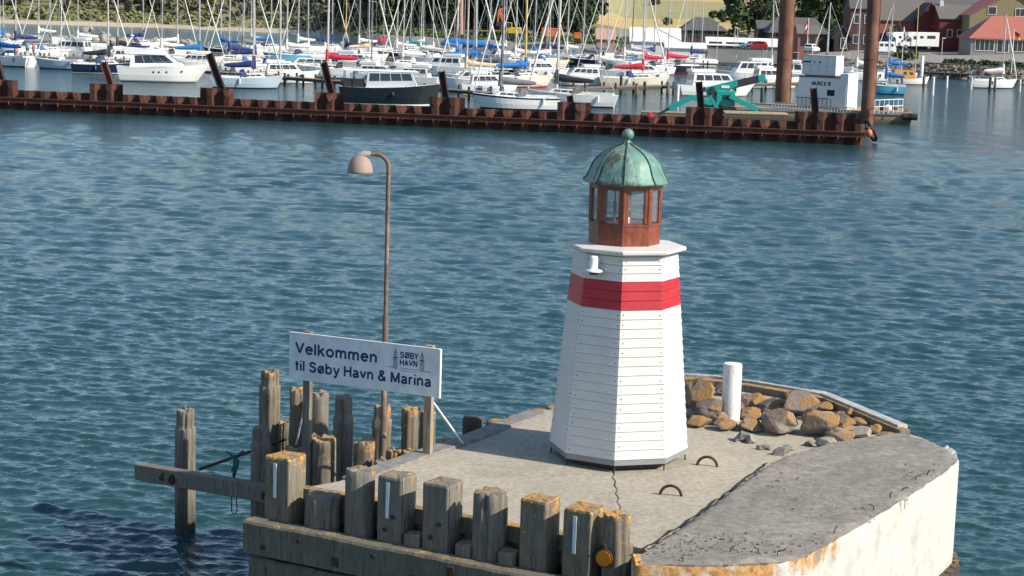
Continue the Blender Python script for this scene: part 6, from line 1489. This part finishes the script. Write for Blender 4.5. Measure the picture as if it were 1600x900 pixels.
# ================================================================== BUILDINGS
def gable(name, label, x0, x1, dist, yb, ye, yr, depth, wall, roof, rz=0, hip=0.0, ridge_along='x', wins=(), ov=.35, group=None, chim=None):
    """x0..x1 columns, rows of base, eave and ridge at the front wall distance"""
    a = PD(x0, yb, dist); b = PD(x1, yb + (x1 - x0) * .03, dist); zb_ = (a.z + b.z) / 2; W = b.x - a.x
    s_ = F_PX / dist; ez = zb_ + (yb - ye) / s_; rz_ = zb_ + (yb - yr) / s_
    H, HR = ez - zb_, rz_ - zb_
    t_ = thing(name, label, 'building', ((a.x + b.x) / 2, dist, zb_), rz, group)
    m_ = MB(); D = depth; hw = W / 2
    base_ = [(-hw, 0), (hw, 0), (hw, D), (-hw, D)]
    vs = [(x, y, -2.5) for x, y in base_] + [(x, y, H) for x, y in base_]
    m_.add(vs, [(0, 1, 5, 4), (1, 2, 6, 5), (2, 3, 7, 6), (3, 0, 4, 7)])
    if ridge_along == 'x':
        if hip == 0: m_.add([(-hw, 0, H), (-hw, D, H), (-hw, D / 2, HR), (hw, 0, H), (hw, D, H), (hw, D / 2, HR)], [(1, 0, 2), (3, 4, 5)])
    else: m_.add([(-hw, 0, H), (hw, 0, H), (0, 0, HR), (-hw, D, H), (hw, D, H), (0, D, HR)], [(0, 1, 2), (4, 3, 5)])
    wo_ = m_.build('wall', wall, t_)
    m_ = MB(); th = .14; sl = (HR - H)
    if ridge_along == 'x':
        k_ = ov * sl / (D / 2)
        r0_, r1_ = -hw + hip, hw - hip; o_ = ov if hip else ov * .7
        lo = [(-hw - o_, -ov, H - k_), (hw + o_, -ov, H - k_), (hw + o_, D + ov, H - k_), (-hw - o_, D + ov, H - k_)]
        rg = [(r0_ - (0 if hip else o_), D / 2, HR), (r1_ + (0 if hip else o_), D / 2, HR)]
    else:
        k_ = ov * sl / hw
        lo = [(-hw - ov, -ov, H - k_), (hw + ov, -ov, H - k_), (hw + ov, D + ov, H - k_), (-hw - ov, D + ov, H - k_)]
        rg = [(0, -ov + hip, HR), (0, D + ov - hip, HR)]
    def up(v): return (v[0], v[1], v[2] + th)
    vs = lo + rg + [up(v) for v in lo + rg]
    if ridge_along == 'x': fs = [(6, 7, 11, 10), (8, 9, 10, 11), (9, 6, 10), (7, 8, 11), (1, 0, 4, 5), (3, 2, 5, 4)]
    else: fs = [(9, 6, 10, 11), (7, 8, 11, 10), (6, 7, 10), (8, 9, 11), (0, 3, 5, 4), (2, 1, 4, 5)]
    fs += [(0, 1, 7, 6), (1, 2, 8, 7), (2, 3, 9, 8), (3, 0, 6, 9)]
    if hip or True:
        if not hip:   # open gables: drop the hip end triangles, close the thickness
            if ridge_along == 'x': fs = [f for f in fs if f not in ((9, 6, 10), (7, 8, 11), (1, 2, 8, 7), (3, 0, 6, 9))] + [(0, 6, 10, 4), (4, 10, 9, 3), (1, 5, 11, 7), (5, 2, 8, 11)]
            else: fs = [f for f in fs if f not in ((6, 7, 10), (8, 9, 11), (0, 1, 7, 6), (2, 3, 9, 8))] + [(0, 4, 10, 6), (4, 1, 7, 10), (3, 9, 11, 5), (5, 11, 8, 2)]
    m_.add(vs, fs); ro = m_.build('roof', roof, t_)
    if chim: MB().box((chim * W, D / 2 - .3, HR + .2), (.7, .7, 1.3)).build('chimney', 'frame_white', ro)
    for (wx0, wx1, wy0, wy1, fr_) in wins:    # fractions of front wall width / metres above base
        cx_ = -hw + W * (wx0 + wx1) / 2; ww = W * (wx1 - wx0); cz_ = (wy0 + wy1) / 2; wh = wy1 - wy0
        if fr_:
            m_ = MB(); fw_ = .10
            for sgn in (-1, 1): m_.box((cx_ + sgn * (ww / 2), -.05, cz_), (fw_, .10, wh + fw_)).box((cx_, -.05, cz_ + sgn * wh / 2), (ww - fw_, .10, fw_))
            nb = max(1, int(ww / .8))
            for k in range(1, nb): m_.box((cx_ - ww / 2 + ww * k / nb, -.045, cz_), (.07, .08, wh - fw_))
            f_ = m_.build('window', 'frame_white', t_)
            MB().box((cx_, -.012, cz_), (ww - fw_, .02, wh - fw_)).build('pane', 'window_glass', f_)
        else: MB().box((cx_, -.02, cz_), (ww, .05, wh)).build('door', 'wall_black', t_)
    return t_, W, H
gable('barn', 'dark brown barn with hipped dark roof below the yellow field', 1067, 1134, 372, 61, 46, 28, 9, 'wall_brown', 'roof_grey', hip=2.6, wins=((.75, .88, 0, 2, False), (.1, .6, .3, 1.6, False)))
gable('timber_house', 'black timber house with grey roof behind the red flag', 1202, 1292, 352, 74, 50, 28, 9, 'wall_black', 'roof_grey', hip=1.8, wins=((.15, .25, .4, 1.8, True), (.55, .68, .4, 1.8, True), (.72, .8, 0, 2, False)))
gable('porch_house', 'low grey roofed brick fronted house left of the white car', 1246, 1278, 343, 75, 52, 40, 5, 'wall_brick', 'roof_slate', wins=((.15, .45, .4, 2.0, False), (.6, .85, .4, 2.0, False)))
gable('shed', 'small black gabled shed right of the white car', 1303, 1328, 350, 75, 58, 42, 6, 'wall_black', 'roof_grey', ridge_along='y', wins=((.4, .75, 0, 1.9, True),))
gable('boat_shed', 'dark brown shed behind the green tree', 1184, 1206, 360, 60, 44, 33, 6, 'wall_brown', 'roof_grey')
gable('tall_brick_house', 'tall dark brick house with white windows half hidden by the right barge pile', 1326, 1366, 356, 76, 12, -20, 8, 'wall_brown', 'roof_grey', wins=((.55, .75, 1.0, 2.6, True), (.55, .75, 4.8, 6.4, True), (.15, .35, 1.0, 2.6, True), (.15, .35, 4.8, 6.4, True)))
gable('brick_cottage', 'brick cottage with a big weathered grey roof behind the motorhome', 1372, 1444, 362, 76, 30, -8, 9, 'wall_brick', 'roof_slate', wins=((.02, .16, 0, 3, False), (.30, .38, 1.6, 3.8, True), (.62, .95, .2, 3.4, True)))
t_, W, H = gable('red_warehouse', 'dark red brick warehouse with grey roof right of the motorhome', 1466, 1522, 352, 76, 29, 9, 9, 'wall_dark_red', 'roof_slate', wins=((.22, .36, 2.2, 3.6, True), (.5, .66, 2.2, 3.6, True), (.7, .8, 0, 2, False)), chim=-.35)
t2, W2, H2 = gable('red_barn', 'dark red gabled barn with an awning behind the motorhome', 1434, 1468, 358, 76, 28, 6, 9, 'wall_dark_red', 'roof_grey', ridge_along='y')
MB().box((1.0, -.8, 4.4), (2.2, 1.6, .12)).box((1.0, -1.6, 4.15), (2.2, .06, .45)).build('awning', 'red_paint', t2)
gable('olive_house', 'olive yellow house with two white windows above the red roofed restaurant', 1512, 1640, 346, 78, 24, -12, 12, 'wall_olive', 'roof_red', ridge_along='y', wins=((.215, .315, 6.6, 8.0, True), (.55, .66, 6.4, 7.8, True)))
t_, W, H = gable('restaurant', 'long low restaurant with red tiled roof and glass front at the right edge', 1516, 1680, 332, 82, 57, 26, 9, 'wall_grey', 'roof_red', hip=4.5, wins=((.04, .22, .4, 2.4, True), (.25, .36, .2, 2.4, True), (.40, .62, .4, 2.4, True), (.66, .9, .4, 2.4, True)), ov=.5)
gable('grey_hall', 'long low grey roofed hall behind the red warehouse', 1440, 1545, 380, 60, 14, -14, 12, 'wall_grey', 'roof_grey')
# white marquee roofs
for i, (x0, x1, dist, yb, ye, yr, lb) in enumerate([(1105, 1222, 338, 75, 69, 59, 'long white canvas roofed stall behind the red car'), (985, 1062, 345, 78, 62, 44, 'white canvas tent behind the masts'), (1040, 1102, 335, 84, 74, 67, 'low white roofed stand on the quay')]):
    gable('market_tent', lb, x0, x1, dist, yb, ye, yr, 4, 'wall_grey' if i == 0 else 'house_white', 'canvas_white', wins=() if i else ((.02, .2, .2, 1.2, False), (.25, .5, .2, 1.2, False)), group='white tents on the quay')
gable('pink_tent', 'pinkish tarpaulin tent left of the yellow field', 932, 960, 372, 72, 60, 46, 5, 'pink_earth', 'pink_earth')
# orange containers and digger
for i, (x, y, w_, h_, lb) in enumerate([(861, 57, 30, 13, 'orange red skip container left of the mast group'), (902, 60, 10, 9, 'small orange box right of the skip container')]):
    p = PD(x, y, 395); s_ = F_PX / 395; t_ = thing('skip_container', lb, 'container', p)
    MB().box((0, 0, h_ / s_ / 2), (w_ / s_, 2, h_ / s_)).build('body', 'orange_paint', t_, bevel=.05)
    MB().box((0, -1.02, h_ / s_ * .9), (w_ / s_ + .1, .08, .15)).build('rim', 'orange_paint', t_)
    for k_ in (-.3, .3): MB().box((w_ / s_ * k_, 0, -1.2), (.3, 1.6, 2.5)).build('stand', 'dark_steel', t_)
p = PD(800, 62, 385); s_ = F_PX / 385; dg = thing('excavator', 'orange and yellow excavator with raised arm on the bank', 'excavator', p)
MB().box((0, 0, .5), (3.4, 2.4, .9)).build('tracks', 'black_rubber', dg, bevel=.15)
MB().box((.5, 0, 1.9), (2.8, 2.2, 1.3)).build('body', 'yellow_paint', dg, bevel=.1)
cb = MB().box((-.7, -.5, 2.6), (1.3, 1.1, 1.8)).build('cab', 'yellow_paint', dg, bevel=.08); MB().box((-.7, -1.07, 2.9), (1.0, .04, 1.0)).build('window', 'window_glass', cb)
MB().beam((-1.2, 0, 2), (-2.8, 0, 6), .4, .55).beam((-2.8, 0, 6), (-1.4, 0, 6.4), .35, .45).beam((-2.8, 0, 6), (-3.0, 0, 3.6), .35, .45).build('arm', 'orange_paint', dg)
MB().box((-2.9, 0, 3.1), (1.0, 1.0, .9)).build('bucket', 'dark_steel', dg, bevel=.05)
# brown spar boat with blue tarpaulins
p = P(727, 88); t_ = thing('cutter', 'traditional boat with several brown spars and blue tarpaulins in the back', 'boat', p, R(5))
hm, dk, dz, hb = hull_mesh(11, 3.4, 1.2, True, .05, .6, .4); hm.build('hull', ['canvas_navy', 'boat_white', 'antifoul'], t_); dk.build('deck', 'teak', t_)
for x in (-2.2, -.4, .3, 1.4): MB().tube([(x, 0, 1), (x + .2, 0, 15)], [.17, .11], 8).build('spar', 'rust_pole', t_)
MB().tube([(-.9, 0, 4.0), (-1.0, 0, 8), (-.9, 0, 13)], [.45, .4, .25], 8).build('furled_sail', 'pink_earth', t_)
MB().tube([(-4.6, 0, 2.3), (-2, 0, 2.7), (.5, 0, 2.3), (3, 0, 2.4), (4.6, 0, 2.0)], [.4, .8, .75, .7, .3], 8, sq=1.0).build('tarpaulin', 'canvas_blue', t_)

# ================================================================== VEHICLES
def wheels(t_, xs, yhalf, r_, wd=.2):
    for x in xs:
        for sgn in (-1, 1):
            w_ = MB().tube([(x, sgn * yhalf - wd / 2, r_), (x, sgn * yhalf + wd / 2, r_)], r_, 18).build('wheel', 'black_rubber', t_)
            MB().tube([(x, sgn * (yhalf + wd / 2 * 1.05) - .01, r_), (x, sgn * (yhalf + wd / 2 * 1.05) + .01, r_)], r_ * .58, 12).build('rim', 'steel_grey', w_)
def car(p, rz, L_, W, H, mat, label):
    t_ = thing('parked_car', label, 'car', p, rz)
    def sect(pts, w_, mat_, nm, par, tw=1.0, bevel=.04):
        m_ = MB(); n_ = len(pts); zs = [z for _, z in pts]; zm = max(zs)
        f_ = lambda z: w_ if tw == 1 else w_ * (1 - (1 - tw) * max(0, (z - min(zs)) / (zm - min(zs))))
        m_.add([(x, -f_(z) / 2, z) for x, z in pts] + [(x, f_(z) / 2, z) for x, z in pts], [tuple(range(n_)), tuple(range(n_, 2 * n_))[::-1]] + [(i, n_ + i, n_ + (i + 1) % n_, (i + 1) % n_) for i in range(n_)])
        return m_.build(nm, mat_, par, bevel=bevel)
    h = L_ / 2
    bd_ = sect([(-h, .3), (h, .28), (h, .62), (h - .12, .78), (h * .42, .95), (-h + .1, 1.0), (-h, .85)], W, mat, 'body', t_)
    cb_ = sect([(-h + .12, .96), (h * .45, .93), (h * .12, H - .03), (-h * .25, H), (-h + .35, H - .08)], W * .94, mat, 'cabin', t_, .80)
    for sgn in (-1, 1):
        yy_ = lambda z: sgn * (W * .94 * (1 - .20 * (z - .93) / (H - .93)) / 2 + .012)
        MB().add([(x, yy_(z), z) for x, z in ((-h + .42, 1.03), (-.15 * h, 1.03), (-.12 * h, H - .14), (-h + .55, H - .17))], [(0, 1, 2, 3)]).add([(x, yy_(z), z) for x, z in ((-.08 * h, 1.03), (h * .34, 1.02), (h * .10, H - .14), (-.05 * h, H - .14))], [(0, 1, 2, 3)]).build('side_window', 'car_glass', cb_)
    MB().add([(h * .45 + .01, -W * .40, .97), (h * .45 + .01, W * .40, .97), (h * .14 + .02, W * .33, H - .08), (h * .14 + .02, -W * .33, H - .08)], [(0, 1, 2, 3)]).build('windscreen', 'car_glass', cb_)
    MB().add([(-h + .10, -W * .38, 1.05), (-h + .10, W * .38, 1.05), (-h + .30, W * .32, H - .14), (-h + .30, -W * .32, H - .14)], [(3, 2, 1, 0)]).build('rear_window', 'car_glass', cb_)
    wheels(t_, (-h * .62, h * .62), W / 2 - .1, .31)
    for sgn in (-1, 1):
        MB().box((h - .02, sgn * W * .36, .68), (.08, .26, .14)).build('headlight', 'boat_white', t_); MB().box((-h + .02, sgn * W * .40, .78), (.08, .16, .26)).build('tail_light', 'red_paint', t_)
    return t_
def gp(px, py, dist): return PD(px, py, dist)
car(gp(1182, 78, 316), R(168), 3.7, 1.65, 1.52, 'red_paint', 'small bright red hatchback parked on the quay')
car(gp(1172, 77, 322), R(172), 3.9, 1.7, 1.45, 'boat_blue', 'dark blue car parked half behind the red hatchback')
car(gp(1268, 82, 322), R(60), 3.6, 1.65, 1.5, 'boat_white', 'small rounded white car seen from behind on the quay')
def motorhome(p, rz, label, L_=7.0):
    t_ = thing('motorhome', label, 'motorhome', p, rz); h = L_ / 2
    pts = [(-h, .5), (h - 1.9, .5), (h - 1.9, 1.9), (h - 1.3, 2.2), (h - 1.1, 2.75), (h - 1.6, 3.0), (-h, 3.05)]
    n_ = len(pts); m_ = MB().add([(x, -1.12, z) for x, z in pts] + [(x, 1.12, z) for x, z in pts], [tuple(range(n_)), tuple(range(n_, 2 * n_))[::-1]] + [(i, n_ + i, n_ + (i + 1) % n_, (i + 1) % n_) for i in range(n_)]); m_.build('body', 'boat_white', t_, bevel=.08)
    pts = [(h - 1.95, .45), (h, .45), (h, 1.0), (h - .55, 1.25), (h - 1.25, 2.1), (h - 1.95, 2.1)]; n_ = len(pts)
    MB().add([(x, -.98, z) for x, z in pts] + [(x, .98, z) for x, z in pts], [tuple(range(n_)), tuple(range(n_, 2 * n_))[::-1]] + [(i, n_ + i, n_ + (i + 1) % n_, (i + 1) % n_) for i in range(n_)]).build('cab', 'boat_white', t_, bevel=.06)
    for sgn in (-1, 1):
        for x0, x1, z0, z1 in ((h - 1.8, h - 1.1, 1.3, 1.85), (-h + .7, -h + 2.2, 1.9, 2.45), (-h + 2.9, -h + 3.5, 1.9, 2.35), (-h + 4.2, -h + 4.7, 1.7, 2.3)):
            y_ = sgn * (1.13 if x1 < h - 1.9 else .995); MB().box(((x0 + x1) / 2, y_, (z0 + z1) / 2), (x1 - x0, .03, z1 - z0)).build('window', 'window_glass', t_)
    MB().add([(h - .53, -.85, 1.28), (h - .53, .85, 1.28), (h - 1.2, .8, 2.08), (h - 1.2, -.8, 2.08)], [(0, 1, 2, 3)]).build('windscreen', 'car_glass', t_)
    wheels(t_, (-h + 1.8, h - 1.0), .95, .36); return t_
motorhome(gp(1434, 76.5, 338), R(184), 'white motorhome with dark side windows parked in front of the brick cottage')
motorhome(gp(1402, 76, 345), R(200), 'white motorhome with bluish windscreen partly behind the larger motorhome', 6.0)
# white camper van right of the pile
t_ = thing('camper_van', 'old white camper van with rounded roof between pile and motorhomes', 'van', gp(1378, 85, 318), R(4))
m_ = MB(); pts = [(-2.2, .4), (2.15, .4), (2.25, 1.0), (1.85, 1.95), (1.5, 2.15), (-2.0, 2.15), (-2.25, 1.8)]; n_ = len(pts)
m_.add([(x, -.85, z) for x, z in pts] + [(x, .85, z) for x, z in pts], [tuple(range(n_)), tuple(range(n_, 2 * n_))[::-1]] + [(i, n_ + i, n_ + (i + 1) % n_, (i + 1) % n_) for i in range(n_)]); m_.build('body', 'boat_white', t_, bevel=.12)
for x in (-1.4, -.4, .6, 1.45): MB().box((x, -.862, 1.62), (.7 if x < 1 else .5, .03, .45)).build('window', 'window_glass', t_)
wheels(t_, (-1.4, 1.45), .75, .33)

# ================================================================== FLAGS, LAMPS, MASTS ASHORE, PEOPLE
def flag(px, yb, yt, dist, cols, label, fl=1.2, fh=.8, pole='boat_white', hang=False, side=1):
    p = PD(px, yb, dist); s_ = F_PX / dist; h = (yb - yt) / s_; t_ = thing('flagpole', label, 'flag', p)
    MB().tube([(0, 0, -1.5), (0, 0, h)], .06, 6).ball((0, 0, h), .1, 6).build('pole', pole, t_)
    m_ = MB(); n_ = 8; kk = len(cols)
    for b in range(kk):
        for i in range(n_):
            f_ = lambda u, v: (side * (.06 + u * fl * (.45 if hang else .9)), .12 * math.sin(u * 7), h - .15 - v * fh * (1.6 if hang else 1) - u * (.5 if not hang else .9))
            m_.add([f_(i / n_, b / kk), f_((i + 1) / n_, b / kk), f_((i + 1) / n_, (b + 1) / kk), f_(i / n_, (b + 1) / kk)], [(0, 1, 2, 3)], b)
    m_.build('flag_cloth', cols, t_)
flag(1261, 76, 30, 322, ['red_paint', 'boat_white', 'red_paint'], 'red and white flag hanging from a pole by the white car', 1.2, 1.1, hang=True, side=-1)
flag(1581, 100, 48, 290, ['cloth_dark', 'red_paint', 'yellow_paint'], 'black red and gold flag near the restaurant', 1.1, .9)
flag(1409, 100, 44, 300, ['boat_white', 'red_paint'], 'drooping red and white flag in front of the motorhome', .9, .8, hang=True)
for i, (x, yb, yt, dist, lb) in enumerate([(1471, 90, 60, 318, 'slim grey lamp post on the quay in front of the red warehouse'), (1120, 84, 40, 330, 'light pole beside the green tree on the quay'), (1147, 82, 44, 322, 'white pole left of the red car'), (1151, 82, 46, 322, 'second thin white pole left of the red car')]):
    p = PD(x, yb, dist); h = (yb - yt) / (F_PX / dist); t_ = thing('quay_lamp', lb, 'lamp post', p, 0, 'thin poles on the quay')
    MB().tube([(0, 0, -1), (0, 0, h)], .06, 6).build('pole', 'mast_alu', t_); MB().box((.2, 0, h), (.6, .2, .12)).build('lamp_head', 'boat_white', t_, bevel=.02)
# white quay bollard pillar
p = PD(1440, 112, 296); tag(MB().lathe([(.28, -1), (.28, 2.4), (.2, 2.5)], 12).build('marker_pillar', 'boat_white', None, p), 'thick white pillar at the left end of the stone revetment', 'pillar')
def person(p, rz, top, bottom, label, sit=False, h=1.75):
    k_ = h / 1.75
    J = dict(pel=(0, 0, .95), chest=(0, 0, 1.30), neck=(0, .0, 1.48), head=(0, -.02, 1.66), ls=(-.19, 0, 1.42), le=(-.25, .02, 1.14), lw=(-.23, -.12, .90), lh=(-.22, -.17, .82), rs=(.19, 0, 1.42), re=(.26, .02, 1.14), rw=(.24, -.1, .9), rh=(.23, -.14, .82),
             lhp=(-.1, 0, .92), lk=(-.11, -.02, .5), la=(-.11, .02, .09), lt=(-.11, -.15, .04), rhp=(.1, 0, .92), rk=(.12, -.04, .5), ra=(.12, .02, .09), rt=(.13, -.15, .04))
    if sit: 
        for n_ in ('lk', 'rk'): J[n_] = (J[n_][0], -.42, .93)
        for n_ in ('la', 'ra'): J[n_] = (J[n_][0], -.45, .52)
        for n_ in ('lt', 'rt'): J[n_] = (J[n_][0], -.6, .48)
    RR = dict(pel=.16, chest=.17, neck=.06, head=.115, ls=.07, le=.05, lw=.035, lh=.045, rs=.07, re=.05, rw=.035, rh=.045, lhp=.10, lk=.065, la=.045, lt=.04, rhp=.10, rk=.065, ra=.045, rt=.04)
    E = [('pel', 'chest'), ('chest', 'neck'), ('neck', 'head'), ('chest', 'ls'), ('ls', 'le'), ('le', 'lw'), ('lw', 'lh'), ('chest', 'rs'), ('rs', 're'), ('re', 'rw'), ('rw', 'rh'), ('pel', 'lhp'), ('lhp', 'lk'), ('lk', 'la'), ('la', 'lt'), ('pel', 'rhp'), ('rhp', 'rk'), ('rk', 'ra'), ('ra', 'rt')]
    ks = list(J); me = bpy.data.meshes.new('person'); me.from_pydata([tuple(c * k_ for c in J[n_]) for n_ in ks], [(ks.index(a), ks.index(b)) for a, b in E], [])
    o = bpy.data.objects.new('person', me); col.objects.link(o); sk = o.modifiers.new('skin', 'SKIN'); me.materials.append(M('skin'))
    for i, n_ in enumerate(ks): me.skin_vertices[0].data[i].radius = (RR[n_] * k_, RR[n_] * k_ * .85)
    me.skin_vertices[0].data[0].use_root = True; ss = o.modifiers.new('sub', 'SUBSURF'); ss.levels = ss.render_levels = 1
    o.location = p; o.rotation_euler.z = rz; tag(o, label, 'person')
    MB().lathe([(.20 * k_, .88 * k_), (.205 * k_, 1.1 * k_), (.21 * k_, 1.35 * k_), (.12 * k_, 1.47 * k_), (.07 * k_, 1.49 * k_)], 12, cap=False).build('shirt', top, o)
    for sgn, a, b in ((-1, 'lhp', 'lk'), (1, 'rhp', 'rk')): MB().tube([tuple(c * k_ for c in J[a]), tuple(c * k_ for c in J[b])], [.125 * k_, .09 * k_], 8).build('trouser_leg', bottom, o)
    MB().ball((0, 0, 1.72 * k_), .12 * k_, 8, (1, 1.05, .8)).build('hair', 'cloth_dark', o); return o
bz_ = P(44, 102, 0)
person((P(43, 100, 0).x, P(43, 100, 0).y, 1.25), R(20), 'cloth_blue', 'cloth_dark', 'person in a light blue shirt standing at the stern of the leftmost boat')
person((P(52, 101, 0).x, P(52, 101, 0).y + .3, 1.2), R(-30), 'cloth_pink', 'cloth_blue', 'person in a pink top standing beside the one in blue')
person((P(24, 101, 0).x, P(24, 101, 0).y + .4, .75), R(0), 'cloth_pink', 'cloth_dark', 'person in a pink top sitting in the cockpit of the leftmost boat', True)
jetty(P(30, 102), P(72, 101), 1.5, 'short timber finger at the stern of the leftmost boat', 2, 1.1)
